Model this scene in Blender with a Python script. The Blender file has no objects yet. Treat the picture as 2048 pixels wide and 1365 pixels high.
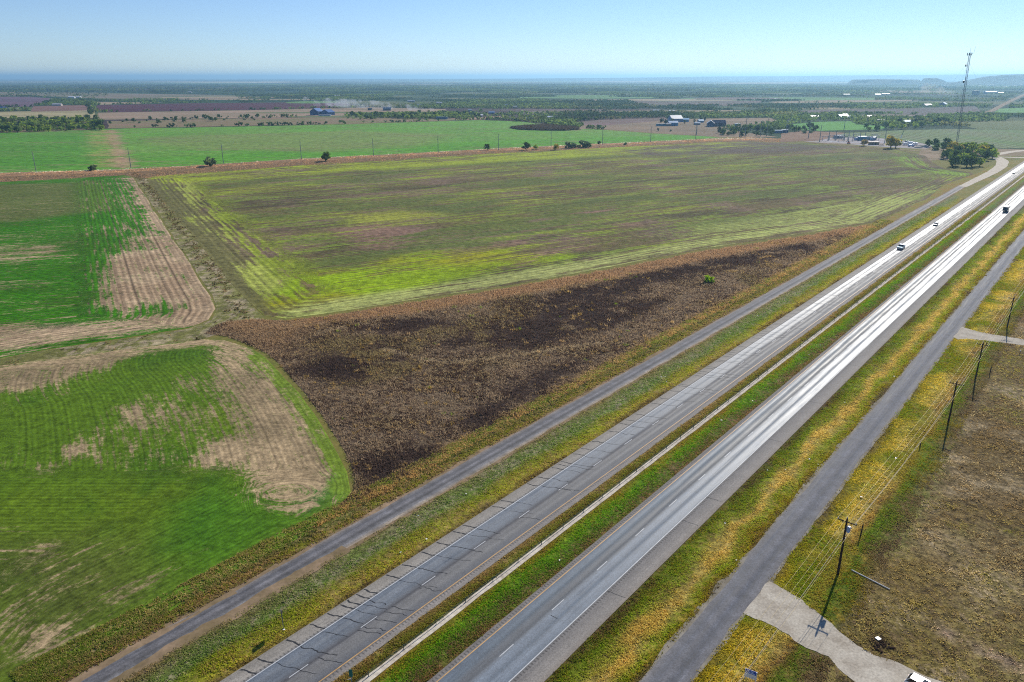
import bpy, bmesh, math, random
import numpy as np
from mathutils import Vector, Matrix
from mathutils.geometry import delaunay_2d_cdt
random.seed(7); RNG = np.random.default_rng(11)
SC = bpy.context.scene; COL = SC.collection
PI = math.pi
# ------------------------------------------------------------------ camera
CAM_H = 74.64; FPX = 1500.0; HORIZON = 154.8
PITCH = math.atan((682.5 - HORIZON) / FPX)
cam = bpy.data.cameras.new('camera'); cam.sensor_width = 36; cam.lens = FPX / 2048 * 36
cam.clip_start = 1; cam.clip_end = 200000
cam_o = bpy.data.objects.new('camera', cam); COL.objects.link(cam_o)
cam_o.location = (0, 0, CAM_H); cam_o.rotation_euler = (PI / 2 - PITCH, 0, 0)
SC.camera = cam_o
# ------------------------------------------------------------------ light
SUN_AZ, SUN_EL = math.radians(32.4), math.radians(31.7)
w = bpy.data.worlds.new('World'); SC.world = w; w.use_nodes = True
nt = w.node_tree; bg = nt.nodes['Background']
sky = nt.nodes.new('ShaderNodeTexSky'); sky.sky_type = 'NISHITA'; sky.sun_disc = False
sky.sun_elevation = SUN_EL; sky.sun_rotation = SUN_AZ
sky.altitude = 300; sky.air_density = 0.85; sky.dust_density = 0.0; sky.ozone_density = 3.0
tint = nt.nodes.new('ShaderNodeMix'); tint.data_type = 'RGBA'; tint.blend_type = 'MULTIPLY'; tint.inputs[0].default_value = 1; tint.inputs[7].default_value = (0.86, 0.955, 1.15, 1)
nt.links.new(sky.outputs[0], tint.inputs[6]); nt.links.new(tint.outputs[2], bg.inputs[0]); bg.inputs[1].default_value = 0.092
sl = bpy.data.lights.new('sun', 'SUN'); sl.energy = 5.0; sl.angle = math.radians(0.5); sl.color = (1, 0.94, 0.84)
so = bpy.data.objects.new('sun', sl); COL.objects.link(so)
sdir = Vector((math.sin(SUN_AZ) * math.cos(SUN_EL), math.cos(SUN_AZ) * math.cos(SUN_EL), math.sin(SUN_EL)))
so.rotation_euler = sdir.to_track_quat('Z', 'Y').to_euler()
SC.view_settings.view_transform = 'Standard'; SC.view_settings.look = 'None'
SC.view_settings.exposure = 0.14; SC.view_settings.gamma = 1
SC.cycles.use_denoising = False; SC.cycles.filter_width = 1.1
SC.cycles.max_bounces = 5; SC.cycles.volume_bounces = 0
SC.cycles.diffuse_bounces = 2; SC.cycles.glossy_bounces = 2
HAZE_DENSITY = 0.78e-4

# ------------------------------------------------------------------ geometry of the place
def G(px, py, z=0.0):
    """ground point that the surveyed photo coordinate stands on"""
    u = (px - 1024) / FPX; v = (682.5 - py) / FPX
    d = (u, math.cos(PITCH) + v * math.sin(PITCH), -math.sin(PITCH) + v * math.cos(PITCH))
    t = (CAM_H - z) / -d[2]
    return (d[0] * t, d[1] * t)
RA = math.atan2(2306 - 1024, math.hypot(FPX, 682.5 - HORIZON))     # heading of the motorway
SA, CA = math.sin(RA), math.cos(RA)
def SD(s, d): return (s * SA + d * CA, s * CA - d * SA)
def toSD(x, y): return (x * SA + y * CA, x * CA - y * SA)
def S(r, g=None, b=None):
    """sRGB 0-255 to linear"""
    if g is None: r, g, b = r
    return tuple(((c / 255 / 12.92) if c / 255 <= 0.04045 else ((c / 255 + 0.055) / 1.055) ** 2.4) for c in (r, g, b))

# numpy noise -------------------------------------------------------
def _h(ix, iy, seed):
    n = (ix.astype(np.int64) * 374761393 + iy.astype(np.int64) * 668265263 + seed * 1274126177) & 0xffffffff
    n = ((n ^ (n >> 13)) * 1274126177) & 0xffffffff
    return ((n ^ (n >> 16)) & 0xffff) / 65535.0
def vnoise(x, y, seed=0):
    ix = np.floor(x); iy = np.floor(y); fx = x - ix; fy = y - iy
    fx = fx * fx * (3 - 2 * fx); fy = fy * fy * (3 - 2 * fy)
    a = _h(ix, iy, seed); b = _h(ix + 1, iy, seed); c = _h(ix, iy + 1, seed); d = _h(ix + 1, iy + 1, seed)
    return a + (b - a) * fx + (c - a) * fy + (a - b - c + d) * fx * fy
def fbm(x, y, scale, octv=4, seed=0):
    x = np.asarray(x, float) / scale; y = np.asarray(y, float) / scale
    t = 0; amp = 0.5; tot = 0
    for i in range(octv):
        t = t + amp * vnoise(x, y, seed + i * 17); tot += amp; amp *= 0.55
        x = x * 2.03 + 3.1; y = y * 2.03 + 7.7
    return t / tot
def smooth(a, b, x):
    t = np.clip((x - a) / (b - a), 0, 1); return t * t * (3 - 2 * t)
def inside(poly, x, y):
    r = np.zeros(np.shape(x), bool); n = len(poly)
    for i in range(n):
        x1, y1 = poly[i]; x2, y2 = poly[(i + 1) % n]
        c = ((y1 > y) != (y2 > y))
        r ^= c & (x < (x2 - x1) * (y - y1) / ((y2 - y1) if y2 != y1 else 1e-9) + x1)
    return r
def edist(poly, x, y, closed=True):
    m = np.full(np.shape(x), 1e18); n = len(poly)
    for i in range(n if closed else n - 1):
        x1, y1 = poly[i]; x2, y2 = poly[(i + 1) % n]
        dx, dy = x2 - x1, y2 - y1; L = dx * dx + dy * dy + 1e-12
        t = np.clip(((x - x1) * dx + (y - y1) * dy) / L, 0, 1)
        m = np.minimum(m, (x - x1 - t * dx) ** 2 + (y - y1 - t * dy) ** 2)
    return np.sqrt(m)
def pmask(pxpoly, x, y, soft):
    """soft mask of a surveyed patch of ground, 1 inside"""
    p = [G(*q) for q in pxpoly]
    d = edist(p, x, y) * np.where(inside(p, x, y), 1, -1)
    return smooth(-soft, soft, d)
def lmask(pxline, x, y, wdt, soft):
    d = edist([G(*q) for q in pxline], x, y, False)
    return 1 - smooth(wdt, wdt + soft, d)

# ------------------------------------------------------------------ mesh helpers
def link(name, me, mat=None, parent=None):
    o = bpy.data.objects.new(name, me); COL.objects.link(o)
    if mat is not None:
        for m in (mat if isinstance(mat, (list, tuple)) else [mat]): me.materials.append(m)
    if parent is not None: o.parent = parent
    return o
class MB:
    def __init__(s): s.v = []; s.f = []; s.m = []
    def add(s, vs, fs, m=0):
        k = len(s.v); s.v += [tuple(q) for q in vs]; s.f += [tuple(i + k for i in f) for f in fs]; s.m += [m] * len(fs); return s
    def box(s, c, size, rot=0.0, m=0, taper=1.0, tx=None):
        hx, hy, hz = size[0] / 2, size[1] / 2, size[2] / 2; cr, sr = math.cos(rot), math.sin(rot); vs = []
        for z, k in ((-hz, 1), (hz, taper)):
            kx = k if (tx is None or z < 0) else tx
            for x, y in ((-hx, -hy), (hx, -hy), (hx, hy), (-hx, hy)):
                x *= kx; y *= k; vs.append((c[0] + x * cr - y * sr, c[1] + x * sr + y * cr, c[2] + z))
        return s.add(vs, [(3, 2, 1, 0), (4, 5, 6, 7), (0, 1, 5, 4), (1, 2, 6, 5), (2, 3, 7, 6), (3, 0, 4, 7)], m)
    def tube(s, p0, p1, r0, r1=None, n=8, m=0):
        r1 = r0 if r1 is None else r1
        p0 = Vector(p0); p1 = Vector(p1); ax = (p1 - p0).normalized()
        a = ax.orthogonal().normalized(); b = ax.cross(a); vs = []
        for p, r in ((p0, r0), (p1, r1)):
            for i in range(n):
                t = 2 * PI * i / n; vs.append(p + a * (r * math.cos(t)) + b * (r * math.sin(t)))
        fs = [(i, (i + 1) % n, n + (i + 1) % n, n + i) for i in range(n)] + [tuple(range(n - 1, -1, -1)), tuple(range(n, 2 * n))]
        return s.add(vs, fs, m)
    def path(s, pts, r, n=5, m=0):
        pts = [Vector(p) for p in pts]; vs = []; fs = []
        for k, p in enumerate(pts):
            ax = (pts[min(k + 1, len(pts) - 1)] - pts[max(k - 1, 0)]).normalized()
            a = ax.cross(Vector((0, 0, 1)))
            a = a.normalized() if a.length > 1e-4 else ax.orthogonal().normalized()
            b = ax.cross(a)
            for i in range(n):
                t = 2 * PI * i / n; vs.append(p + a * (r * math.cos(t)) + b * (r * math.sin(t)))
            if k:
                o = (k - 1) * n
                fs += [(o + i, o + (i + 1) % n, o + n + (i + 1) % n, o + n + i) for i in range(n)]
        fs += [tuple(range(n - 1, -1, -1)), tuple(range(len(vs) - n, len(vs)))]
        return s.add(vs, fs, m)
    def prism(s, prof, y0, y1, m=0, inset=None):
        """profile of (x,z) points pushed from y0 to y1"""
        n = len(prof); vs = [(x, y0, z) for x, z in prof] + [(x, y1, z) for x, z in prof]
        fs = [tuple(range(n)), tuple(range(2 * n - 1, n - 1, -1))] + [(i, n + i, n + (i + 1) % n, (i + 1) % n) for i in range(n)]
        return s.add(vs, fs, m)
    def sphere(s, c, r, n=8, k=6, m=0, sz=1.0):
        vs = [(c[0], c[1], c[2] - r * sz)]
        for j in range(1, k):
            t = -PI / 2 + PI * j / k
            for i in range(n):
                a = 2 * PI * i / n; vs.append((c[0] + r * math.cos(t) * math.cos(a), c[1] + r * math.cos(t) * math.sin(a), c[2] + r * sz * math.sin(t)))
        vs.append((c[0], c[1], c[2] + r * sz)); fs = []
        for i in range(n):
            fs.append((0, 1 + (i + 1) % n, 1 + i))
            for j in range(k - 2):
                o = 1 + j * n; fs.append((o + i, o + (i + 1) % n, o + n + (i + 1) % n, o + n + i))
            o = 1 + (k - 2) * n; fs.append((o + i, o + (i + 1) % n, len(vs) - 1))
        return s.add(vs, fs, m)
    def build(s, name, mat, parent=None, smooth_=False, bevel=0.0):
        me = bpy.data.meshes.new(name); me.from_pydata(s.v, [], s.f)
        bm = bmesh.new(); bm.from_mesh(me); 
        if bevel:
            bmesh.ops.remove_doubles(bm, verts=bm.verts, dist=1e-5)
            es = [e for e in bm.edges if len(e.link_faces) == 2 and e.calc_face_angle(0) > 0.35]
            bmesh.ops.bevel(bm, geom=es, offset=bevel, segments=2, affect='EDGES', profile=0.6)
        bmesh.ops.recalc_face_normals(bm, faces=bm.faces); bm.to_mesh(me); bm.free()
        if not bevel: 
            for i, p in enumerate(me.polygons): p.material_index = s.m[i]
        o = link(name, me, mat, parent)
        if smooth_: me.polygons.foreach_set('use_smooth', [True] * len(me.polygons))
        return o
def tag(o, label=None, cat=None, group=None, kind=None):
    if label: o['label'] = label
    if cat: o['category'] = cat
    if group: o['group'] = group
    if kind: o['kind'] = kind
    return o
def empty(name, loc, rz=0.0):
    o = bpy.data.objects.new(name, None); COL.objects.link(o); o.location = loc if len(loc) == 3 else (loc[0], loc[1], 0)
    o.rotation_euler = (0, 0, rz); o.empty_display_size = 0.5; return o
def copy_tree(o, parent=None):
    c = o.copy(); COL.objects.link(c); c.parent = parent
    for ch in list(o.children): copy_tree(ch, c)
    return c
def big_mesh(name, V, FL, nper, mat, attrs=None, parent=None, smooth_=False):
    """fast mesh from numpy; FL flat vertex indices, nper verts per face"""
    me = bpy.data.meshes.new(name); nf = len(FL) // nper
    me.vertices.add(len(V)); me.vertices.foreach_set('co', np.ascontiguousarray(V, np.float32).ravel())
    me.loops.add(len(FL)); me.loops.foreach_set('vertex_index', np.ascontiguousarray(FL, np.int32))
    me.polygons.add(nf); me.polygons.foreach_set('loop_start', np.arange(0, nf * nper, nper, dtype=np.int32))
    me.update(calc_edges=True)
    put_attrs(me, attrs)
    if smooth_: me.polygons.foreach_set('use_smooth', np.ones(nf, bool))
    return link(name, me, mat, parent)
def put_attrs(me, attrs):
    for k, a in (attrs or {}).items():
        a = np.ascontiguousarray(a, np.float32)
        if a.ndim == 1: at = me.attributes.new(k, 'FLOAT', 'POINT'); at.data.foreach_set('value', a)
        elif k == 'uvw': at = me.attributes.new(k, 'FLOAT_VECTOR', 'POINT'); at.data.foreach_set('vector', a.ravel())
        else:
            at = me.attributes.new(k, 'FLOAT_COLOR', 'POINT')
            if a.shape[1] == 3: a = np.concatenate([a, np.ones((len(a), 1), np.float32)], 1)
            at.data.foreach_set('color', a.ravel())

# ------------------------------------------------------------------ materials
MATS = {}
def N(t, kind, **kw):
    n = t.nodes.new('ShaderNode' + kind)
    for k, v in kw.items():
        if k.startswith('i_'): n.inputs[k[2:]].default_value = v
        elif k.startswith('n') and k[1:].isdigit(): n.inputs[int(k[1:])].default_value = v
        else: setattr(n, k, v)
    return n
def newmat(name):
    m = bpy.data.materials.new(name); m.use_nodes = True
    return m, m.node_tree, m.node_tree.nodes['Principled BSDF']
def L(t, a, b): t.links.new(a, b)
def M_(t, op, a, b=None, c=None, clamp=False):
    n = t.nodes.new('ShaderNodeMath'); n.operation = op; n.use_clamp = clamp
    for i, q in enumerate((a, b, c)):
        if q is None: continue
        if isinstance(q, (int, float)): n.inputs[i].default_value = q
        else: L(t, q, n.inputs[i])
    return n.outputs[0]
def mixc(t, fac, a, b, mode='MIX'):
    n = t.nodes.new('ShaderNodeMix'); n.data_type = 'RGBA'; n.blend_type = mode
    for i, q in ((0, fac), (6, a), (7, b)):
        if isinstance(q, (int, float)): n.inputs[i].default_value = q
        elif isinstance(q, tuple): n.inputs[i].default_value = q + (1,) if len(q) == 3 else q
        else: L(t, q, n.inputs[i])
    return n.outputs[2]
def ramp(t, fac, stops, interp='LINEAR'):
    n = t.nodes.new('ShaderNodeValToRGB'); n.color_ramp.interpolation = interp; e = n.color_ramp.elements
    while len(e) < len(stops): e.new(0.5)
    for i, (p, c) in enumerate(stops):
        e[i].position = p; e[i].color = (c + (1,)) if isinstance(c, tuple) else (c, c, c, 1)
    L(t, fac, n.inputs[0]); return n.outputs[0]
def plain(name, col, rough=0.6, metal=0.0, spec=0.5, var=0.25, scale=2.0):
    """plain material with a little uneven wear"""
    if name in MATS: return MATS[name]
    m, t, b = newmat(name)
    tc = N(t, 'TexCoord'); no = N(t, 'TexNoise', i_Scale=scale, i_Detail=5.0); L(t, tc.outputs['Object'], no.inputs['Vector'])
    k = M_(t, 'MULTIPLY_ADD', no.outputs[0], var * 2, 1 - var)
    c = mixc(t, 1.0, tuple(col), k, 'MULTIPLY'); L(t, c, b.inputs['Base Color'])
    b.inputs['Roughness'].default_value = rough; b.inputs['Metallic'].default_value = metal; b.inputs['Specular IOR Level'].default_value = spec
    MATS[name] = m; return m
def field_mat(name, mix_scale=0.12, aniso=0.15, contrast=2.5, fine=1.2, fine_amp=0.7, row_sp=2.4, row_amp=0.25, bump=0.25, mott=0.02, mott_amp=0.5, speck=2.2, grain=4.0):
    """two ground covers laid out by attributes colA/colB/bias, broken up by noise drawn out along the drill rows"""
    m, t, b = newmat(name)
    A = N(t, 'Attribute', attribute_name='colA'); B = N(t, 'Attribute', attribute_name='colB')
    bi = N(t, 'Attribute', attribute_name='bias'); uv = N(t, 'Attribute', attribute_name='uvw')
    tc = N(t, 'TexCoord')
    mp = N(t, 'Mapping'); mp.inputs['Scale'].default_value = (1, aniso, 1); L(t, uv.outputs['Vector'], mp.inputs[0])
    n1 = N(t, 'TexNoise', i_Scale=mix_scale, i_Detail=7.0, i_Roughness=0.68); L(t, mp.outputs[0], n1.inputs['Vector'])
    n2 = N(t, 'TexNoise', i_Scale=fine * .5, i_Detail=8.0, i_Roughness=0.8); L(t, tc.outputs['Object'], n2.inputs['Vector'])
    n3 = N(t, 'TexNoise', i_Scale=mott, i_Detail=4.0, i_Roughness=0.6); L(t, tc.outputs['Object'], n3.inputs['Vector'])
    n4 = N(t, 'TexNoise', i_Scale=fine * 0.45, i_Detail=4.0, i_Roughness=0.7)
    mp2 = N(t, 'Mapping'); mp2.inputs['Scale'].default_value = (1, 0.12, 1); L(t, uv.outputs['Vector'], mp2.inputs[0]); L(t, mp2.outputs[0], n4.inputs['Vector'])
    n5 = N(t, 'TexNoise', i_Scale=fine * .3, i_Detail=7.0, i_Roughness=0.9); L(t, tc.outputs['Object'], n5.inputs['Vector'])
    sx = N(t, 'SeparateXYZ'); L(t, uv.outputs['Vector'], sx.inputs[0])
    wob = M_(t, 'MULTIPLY_ADD', n2.outputs[0], row_sp * .2, sx.outputs[0])
    row = M_(t, 'SINE', M_(t, 'MULTIPLY', wob, 2 * PI / row_sp))
    row2 = M_(t, 'SINE', M_(t, 'MULTIPLY', sx.outputs[0], 2 * PI / (row_sp * 4.7)))
    rs = M_(t, 'ADD', row, M_(t, 'MULTIPLY', M_(t, 'POWER', M_(t, 'ABSOLUTE', row2), 40.0), -1.6))
    f = M_(t, 'ADD', M_(t, 'MULTIPLY', M_(t, 'SUBTRACT', n1.outputs[0], 0.5), contrast), bi.outputs['Fac'])
    f = M_(t, 'ADD', f, M_(t, 'MULTIPLY', M_(t, 'SUBTRACT', n4.outputs[0], 0.5), contrast * 0.8))
    f = M_(t, 'ADD', f, M_(t, 'MULTIPLY', M_(t, 'SUBTRACT', n2.outputs[0], 0.5), speck))
    f = M_(t, 'ADD', f, M_(t, 'MULTIPLY', rs, -row_amp * 0.35))
    mr = N(t, 'MapRange', interpolation_type='SMOOTHSTEP'); mr.inputs['From Min'].default_value = 0.2; mr.inputs['From Max'].default_value = 0.8; L(t, f, mr.inputs['Value'])
    c = mixc(t, mr.outputs[0], A.outputs['Color'], B.outputs['Color'])
    k = M_(t, 'MULTIPLY_ADD', M_(t, 'SUBTRACT', n2.outputs[0], 0.5), fine_amp * 2, 1.0)
    k = M_(t, 'MULTIPLY', k, M_(t, 'MULTIPLY_ADD', M_(t, 'SUBTRACT', n3.outputs[0], 0.5), mott_amp * 2, 1.0))
    k = M_(t, 'MULTIPLY', k, M_(t, 'MULTIPLY_ADD', rs, row_amp * 0.4, 1.0))
    k = M_(t, 'MULTIPLY', k, M_(t, 'MULTIPLY_ADD', M_(t, 'SUBTRACT', n4.outputs[0], 0.5), fine_amp, 1.0))
    k = M_(t, 'MULTIPLY', k, M_(t, 'MULTIPLY_ADD', M_(t, 'SUBTRACT', n5.outputs[0], 0.5), grain, 1.0))
    k = M_(t, 'MAXIMUM', k, 0.15)
    c = mixc(t, 1.0, c, k, 'MULTIPLY'); L(t, c, b.inputs['Base Color'])
    b.inputs['Roughness'].default_value = 1.0; b.inputs['Specular IOR Level'].default_value = 0.08
    bp = N(t, 'Bump', i_Strength=0.9, i_Distance=bump); hh = M_(t, 'ADD', M_(t, 'ADD', n2.outputs[0], M_(t, 'MULTIPLY', n4.outputs[0], 0.6)), M_(t, 'MULTIPLY', row, row_amp * 0.3))
    L(t, hh, bp.inputs['Height']); L(t, bp.outputs[0], b.inputs['Normal'])
    return m
def patch_mat(name, ca, cb, scale=0.01, aniso=(1, 1), rot=0.0, lines=0.0, fine=0.15, contrast=1.0):
    m, t, b = newmat(name)
    tc = N(t, 'TexCoord'); mp = N(t, 'Mapping'); mp.inputs['Rotation'].default_value = (0, 0, rot); mp.inputs['Scale'].default_value = (aniso[0], aniso[1], 1)
    L(t, tc.outputs['Object'], mp.inputs[0])
    n1 = N(t, 'TexNoise', i_Scale=scale, i_Detail=7.0, i_Roughness=0.65); L(t, mp.outputs[0], n1.inputs['Vector'])
    n2 = N(t, 'TexNoise', i_Scale=fine, i_Detail=5.0, i_Roughness=0.7); L(t, tc.outputs['Object'], n2.inputs['Vector'])
    f = M_(t, 'MULTIPLY_ADD', M_(t, 'SUBTRACT', n1.outputs[0], 0.5), 4 * contrast, 0.5, clamp=True)
    c = mixc(t, f, tuple(ca), tuple(cb))
    k = M_(t, 'MULTIPLY_ADD', M_(t, 'SUBTRACT', n2.outputs[0], 0.5), 1.4, 1.0)
    if lines:
        sx = N(t, 'SeparateXYZ'); L(t, mp.outputs[0], sx.inputs[0])
        k = M_(t, 'MULTIPLY', k, M_(t, 'MULTIPLY_ADD', M_(t, 'SINE', M_(t, 'MULTIPLY', sx.outputs[0], 2 * PI / lines)), 0.3, 1.0))
    L(t, mixc(t, 1.0, c, k, 'MULTIPLY'), b.inputs['Base Color'])
    b.inputs['Roughness'].default_value = 1.0; b.inputs['Specular IOR Level'].default_value = 0.08
    return m
def leaf_mat(name, trans=0.3):
    m, t, b = newmat(name); t.nodes.remove(b)
    at = N(t, 'Attribute', attribute_name='colA'); d = N(t, 'BsdfDiffuse'); tr = N(t, 'BsdfTranslucent'); mx = N(t, 'MixShader'); mx.inputs[0].default_value = trans
    L(t, at.outputs['Color'], d.inputs[0]); L(t, at.outputs['Color'], tr.inputs[0]); L(t, d.outputs[0], mx.inputs[1]); L(t, tr.outputs[0], mx.inputs[2])
    L(t, mx.outputs[0], t.nodes['Material Output'].inputs[0]); return m
GRASS = leaf_mat('grass_blades', 0.5); LEAF = leaf_mat('leaves', 0.45)
BARK = plain('bark', S(70, 58, 48), 0.95, spec=0.1); WOODP = plain('weathered_pole_wood', S(62, 48, 40), 0.9, spec=0.15)
STEEL = plain('galvanised_steel', S(150, 155, 160), 0.5, 0.6); GALV = plain('dull_steel', S(125, 130, 135), 0.6, 0.3)
WHITE = plain('white_paint', S(228, 228, 226), 0.4, var=0.06); BLACK = plain('black_rubber', S(28, 28, 30), 0.85, spec=0.2)
GLASS = plain('tinted_glass', S(22, 32, 44), 0.06, spec=0.8, var=0.05); CHROME = plain('chrome', S(200, 200, 205), 0.2, 1.0)
LAMPG = plain('lamp_glass', S(225, 230, 235), 0.1, spec=0.8, var=0.02); REDL = plain('red_lamp_glass', S(150, 15, 12), 0.15, var=0.05)
WIREM = plain('pale_wire', S(176, 158, 112), 0.45, 0.3, var=0.1); CERAM = plain('grey_porcelain', S(190, 192, 196), 0.3, var=0.05)  # thin wires share one even pale tan
BLUEG = plain('blue_grey_tank', S(150, 170, 200), 0.35, var=0.08)
# ================================================================== GROUND
def edist_arc(poly, x, y):
    m = np.full(np.shape(x), 1e18); a = np.zeros(np.shape(x)); n = len(poly); run = 0.0
    for i in range(n):
        x1, y1 = poly[i]; x2, y2 = poly[(i + 1) % n]
        dx, dy = x2 - x1, y2 - y1; Ln = dx * dx + dy * dy + 1e-12; ln = math.sqrt(Ln)
        t = np.clip(((x - x1) * dx + (y - y1) * dy) / Ln, 0, 1)
        q = (x - x1 - t * dx) ** 2 + (y - y1 - t * dy) ** 2
        b = q < m; m = np.where(b, q, m); a = np.where(b, run + t * ln, a); run += ln
    return np.sqrt(m), a
def rough_poly(p, step, amp, seed=0):
    """resample an outline and make it a little ragged"""
    out = []; n = len(p)
    for i in range(n):
        x1, y1 = p[i]; x2, y2 = p[(i + 1) % n]; k = max(1, int(math.hypot(x2 - x1, y2 - y1) / step))
        for j in range(k):
            t = j / k; out.append((x1 + (x2 - x1) * t, y1 + (y2 - y1) * t))
    a = np.array(out)
    a[:, 0] += (fbm(a[:, 0], a[:, 1], step * 3, 3, seed) - 0.5) * 2 * amp
    a[:, 1] += (fbm(a[:, 0] + 99, a[:, 1], step * 3, 3, seed + 5) - 0.5) * 2 * amp
    return [tuple(q) for q in a]
def ccw(p):
    s = sum(p[i][0] * p[(i + 1) % len(p)][1] - p[(i + 1) % len(p)][0] * p[i][1] for i in range(len(p)))
    return p if s > 0 else p[::-1]
def sheet(name, poly, step, func, mat, z, edge_step=None, edge_amp=0.6):
    poly = ccw(rough_poly(poly, edge_step or step, edge_amp, len(name)))
    xs = [q[0] for q in poly]; ys = [q[1] for q in poly]
    gx, gy = np.meshgrid(np.arange(min(xs), max(xs), step), np.arange(min(ys), max(ys), step))
    gx = gx.ravel() + RNG.uniform(-.3, .3, gx.size) * step; gy = gy.ravel() + RNG.uniform(-.3, .3, gy.size) * step
    k = inside(poly, gx, gy); gx, gy = gx[k], gy[k]; k = edist(poly, gx, gy) > step * 0.55; gx, gy = gx[k], gy[k]
    pts = [Vector(q) for q in poly] + [Vector((a, b)) for a, b in zip(gx.tolist(), gy.tolist())]
    v, e, f, *_ = delaunay_2d_cdt(pts, [], [list(range(len(poly)))], 1, 1e-5)
    v = np.array([(q.x, q.y) for q in v]); V = np.column_stack([v, np.full(len(v), z)])
    fl = np.array([i for t in f for i in (t if len(t) == 3 else t[:3])], np.int32)
    o = big_mesh(name, V, fl, 3, mat, func(v[:, 0], v[:, 1]))
    return tag(o, kind='structure')
def flat(name, pxpoly, mat, z, amp=3.0, step=25.0):
    p = ccw(rough_poly([G(*q) for q in pxpoly], step, amp, len(pxpoly)))
    me = bpy.data.meshes.new(name); me.from_pydata([(a, b, z) for a, b in p], [], [tuple(range(len(p)))])
    return tag(link(name, me, mat), kind='structure')
def lerp(a, b, t):
    t = np.asarray(t)[:, None]; return a * (1 - t) + np.asarray(b) * t
def const(c, n): return np.tile(np.array(c, float), (n, 1))

# ---- the one sheet that reaches the horizon
m, t, b = newmat('scrub_plain')
tc = N(t, 'TexCoord')
vo = N(t, 'TexVoronoi', distance='CHEBYCHEV', i_Scale=0.00135); mp = N(t, 'Mapping'); mp.inputs['Rotation'].default_value = (0, 0, 0.12); mp.inputs['Scale'].default_value = (0.45, 1.0, 1)
L(t, tc.outputs['Object'], mp.inputs[0]); L(t, mp.outputs[0], vo.inputs['Vector'])
sx = N(t, 'SeparateColor'); L(t, vo.outputs['Color'], sx.inputs[0])
cells = ramp(t, sx.outputs[0], [(0.0, S(40, 62, 34)), (0.5, S(48, 70, 36)), (0.62, S(96, 98, 62)), (0.74, S(140, 120, 96)), (0.85, S(70, 56, 54)), (1.0, S(86, 120, 60))], 'CONSTANT')
n1 = N(t, 'TexNoise', i_Scale=0.0016, i_Detail=6.0, i_Roughness=0.6); L(t, tc.outputs['Object'], n1.inputs['Vector'])
scr = ramp(t, n1.outputs[0], [(0.40, S(32, 52, 30)), (0.50, S(52, 72, 40)), (0.56, S(84, 94, 56)), (0.66, S(140, 124, 92))])
n2 = N(t, 'TexNoise', i_Scale=0.0009, i_Detail=3.0); L(t, tc.outputs['Object'], n2.inputs['Vector'])
c = mixc(t, ramp(t, n2.outputs[0], [(0.46, 0.0), (0.52, 1.0)]), scr, cells)
n3 = N(t, 'TexNoise', i_Scale=0.035, i_Detail=6.0, i_Roughness=0.75); L(t, tc.outputs['Object'], n3.inputs['Vector'])
c = mixc(t, 1.0, c, M_(t, 'MAXIMUM', M_(t, 'MULTIPLY_ADD', M_(t, 'SUBTRACT', n3.outputs[0], 0.5), 3.2, 1.0), 0.25), 'MULTIPLY')
L(t, c, b.inputs['Base Color']); b.inputs['Roughness'].default_value = 1; b.inputs['Specular IOR Level'].default_value = 0.05
rr = [15.0]
while rr[-1] < 75000: rr.append(rr[-1] * 1.22)
na = 96; V = [(0, 0, 0)]; FL = []
for r in rr: V += [(r * math.cos(2 * PI * i / na), r * math.sin(2 * PI * i / na), 0) for i in range(na)]
for i in range(na): FL += [0, 1 + i, 1 + (i + 1) % na]
for k in range(len(rr) - 1):
    o = 1 + k * na
    for i in range(na):
        j = (i + 1) % na; FL += [o + i, o + na + i, o + na + j, o + i, o + na + j, o + j]
tag(big_mesh('ground', np.array(V), np.array(FL), 3, m), kind='structure')

flat('ground_cover', [(-420, 300), (0, 268), (900, 242), (1400, 270), (1900, 300), (2300, 300), (2500, 700), (2300, 1500), (-420, 1600)], patch_mat('rough_grass', S(126, 116, 62), S(104, 108, 50), .2, fine=.9), .01, 3, 60)
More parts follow.
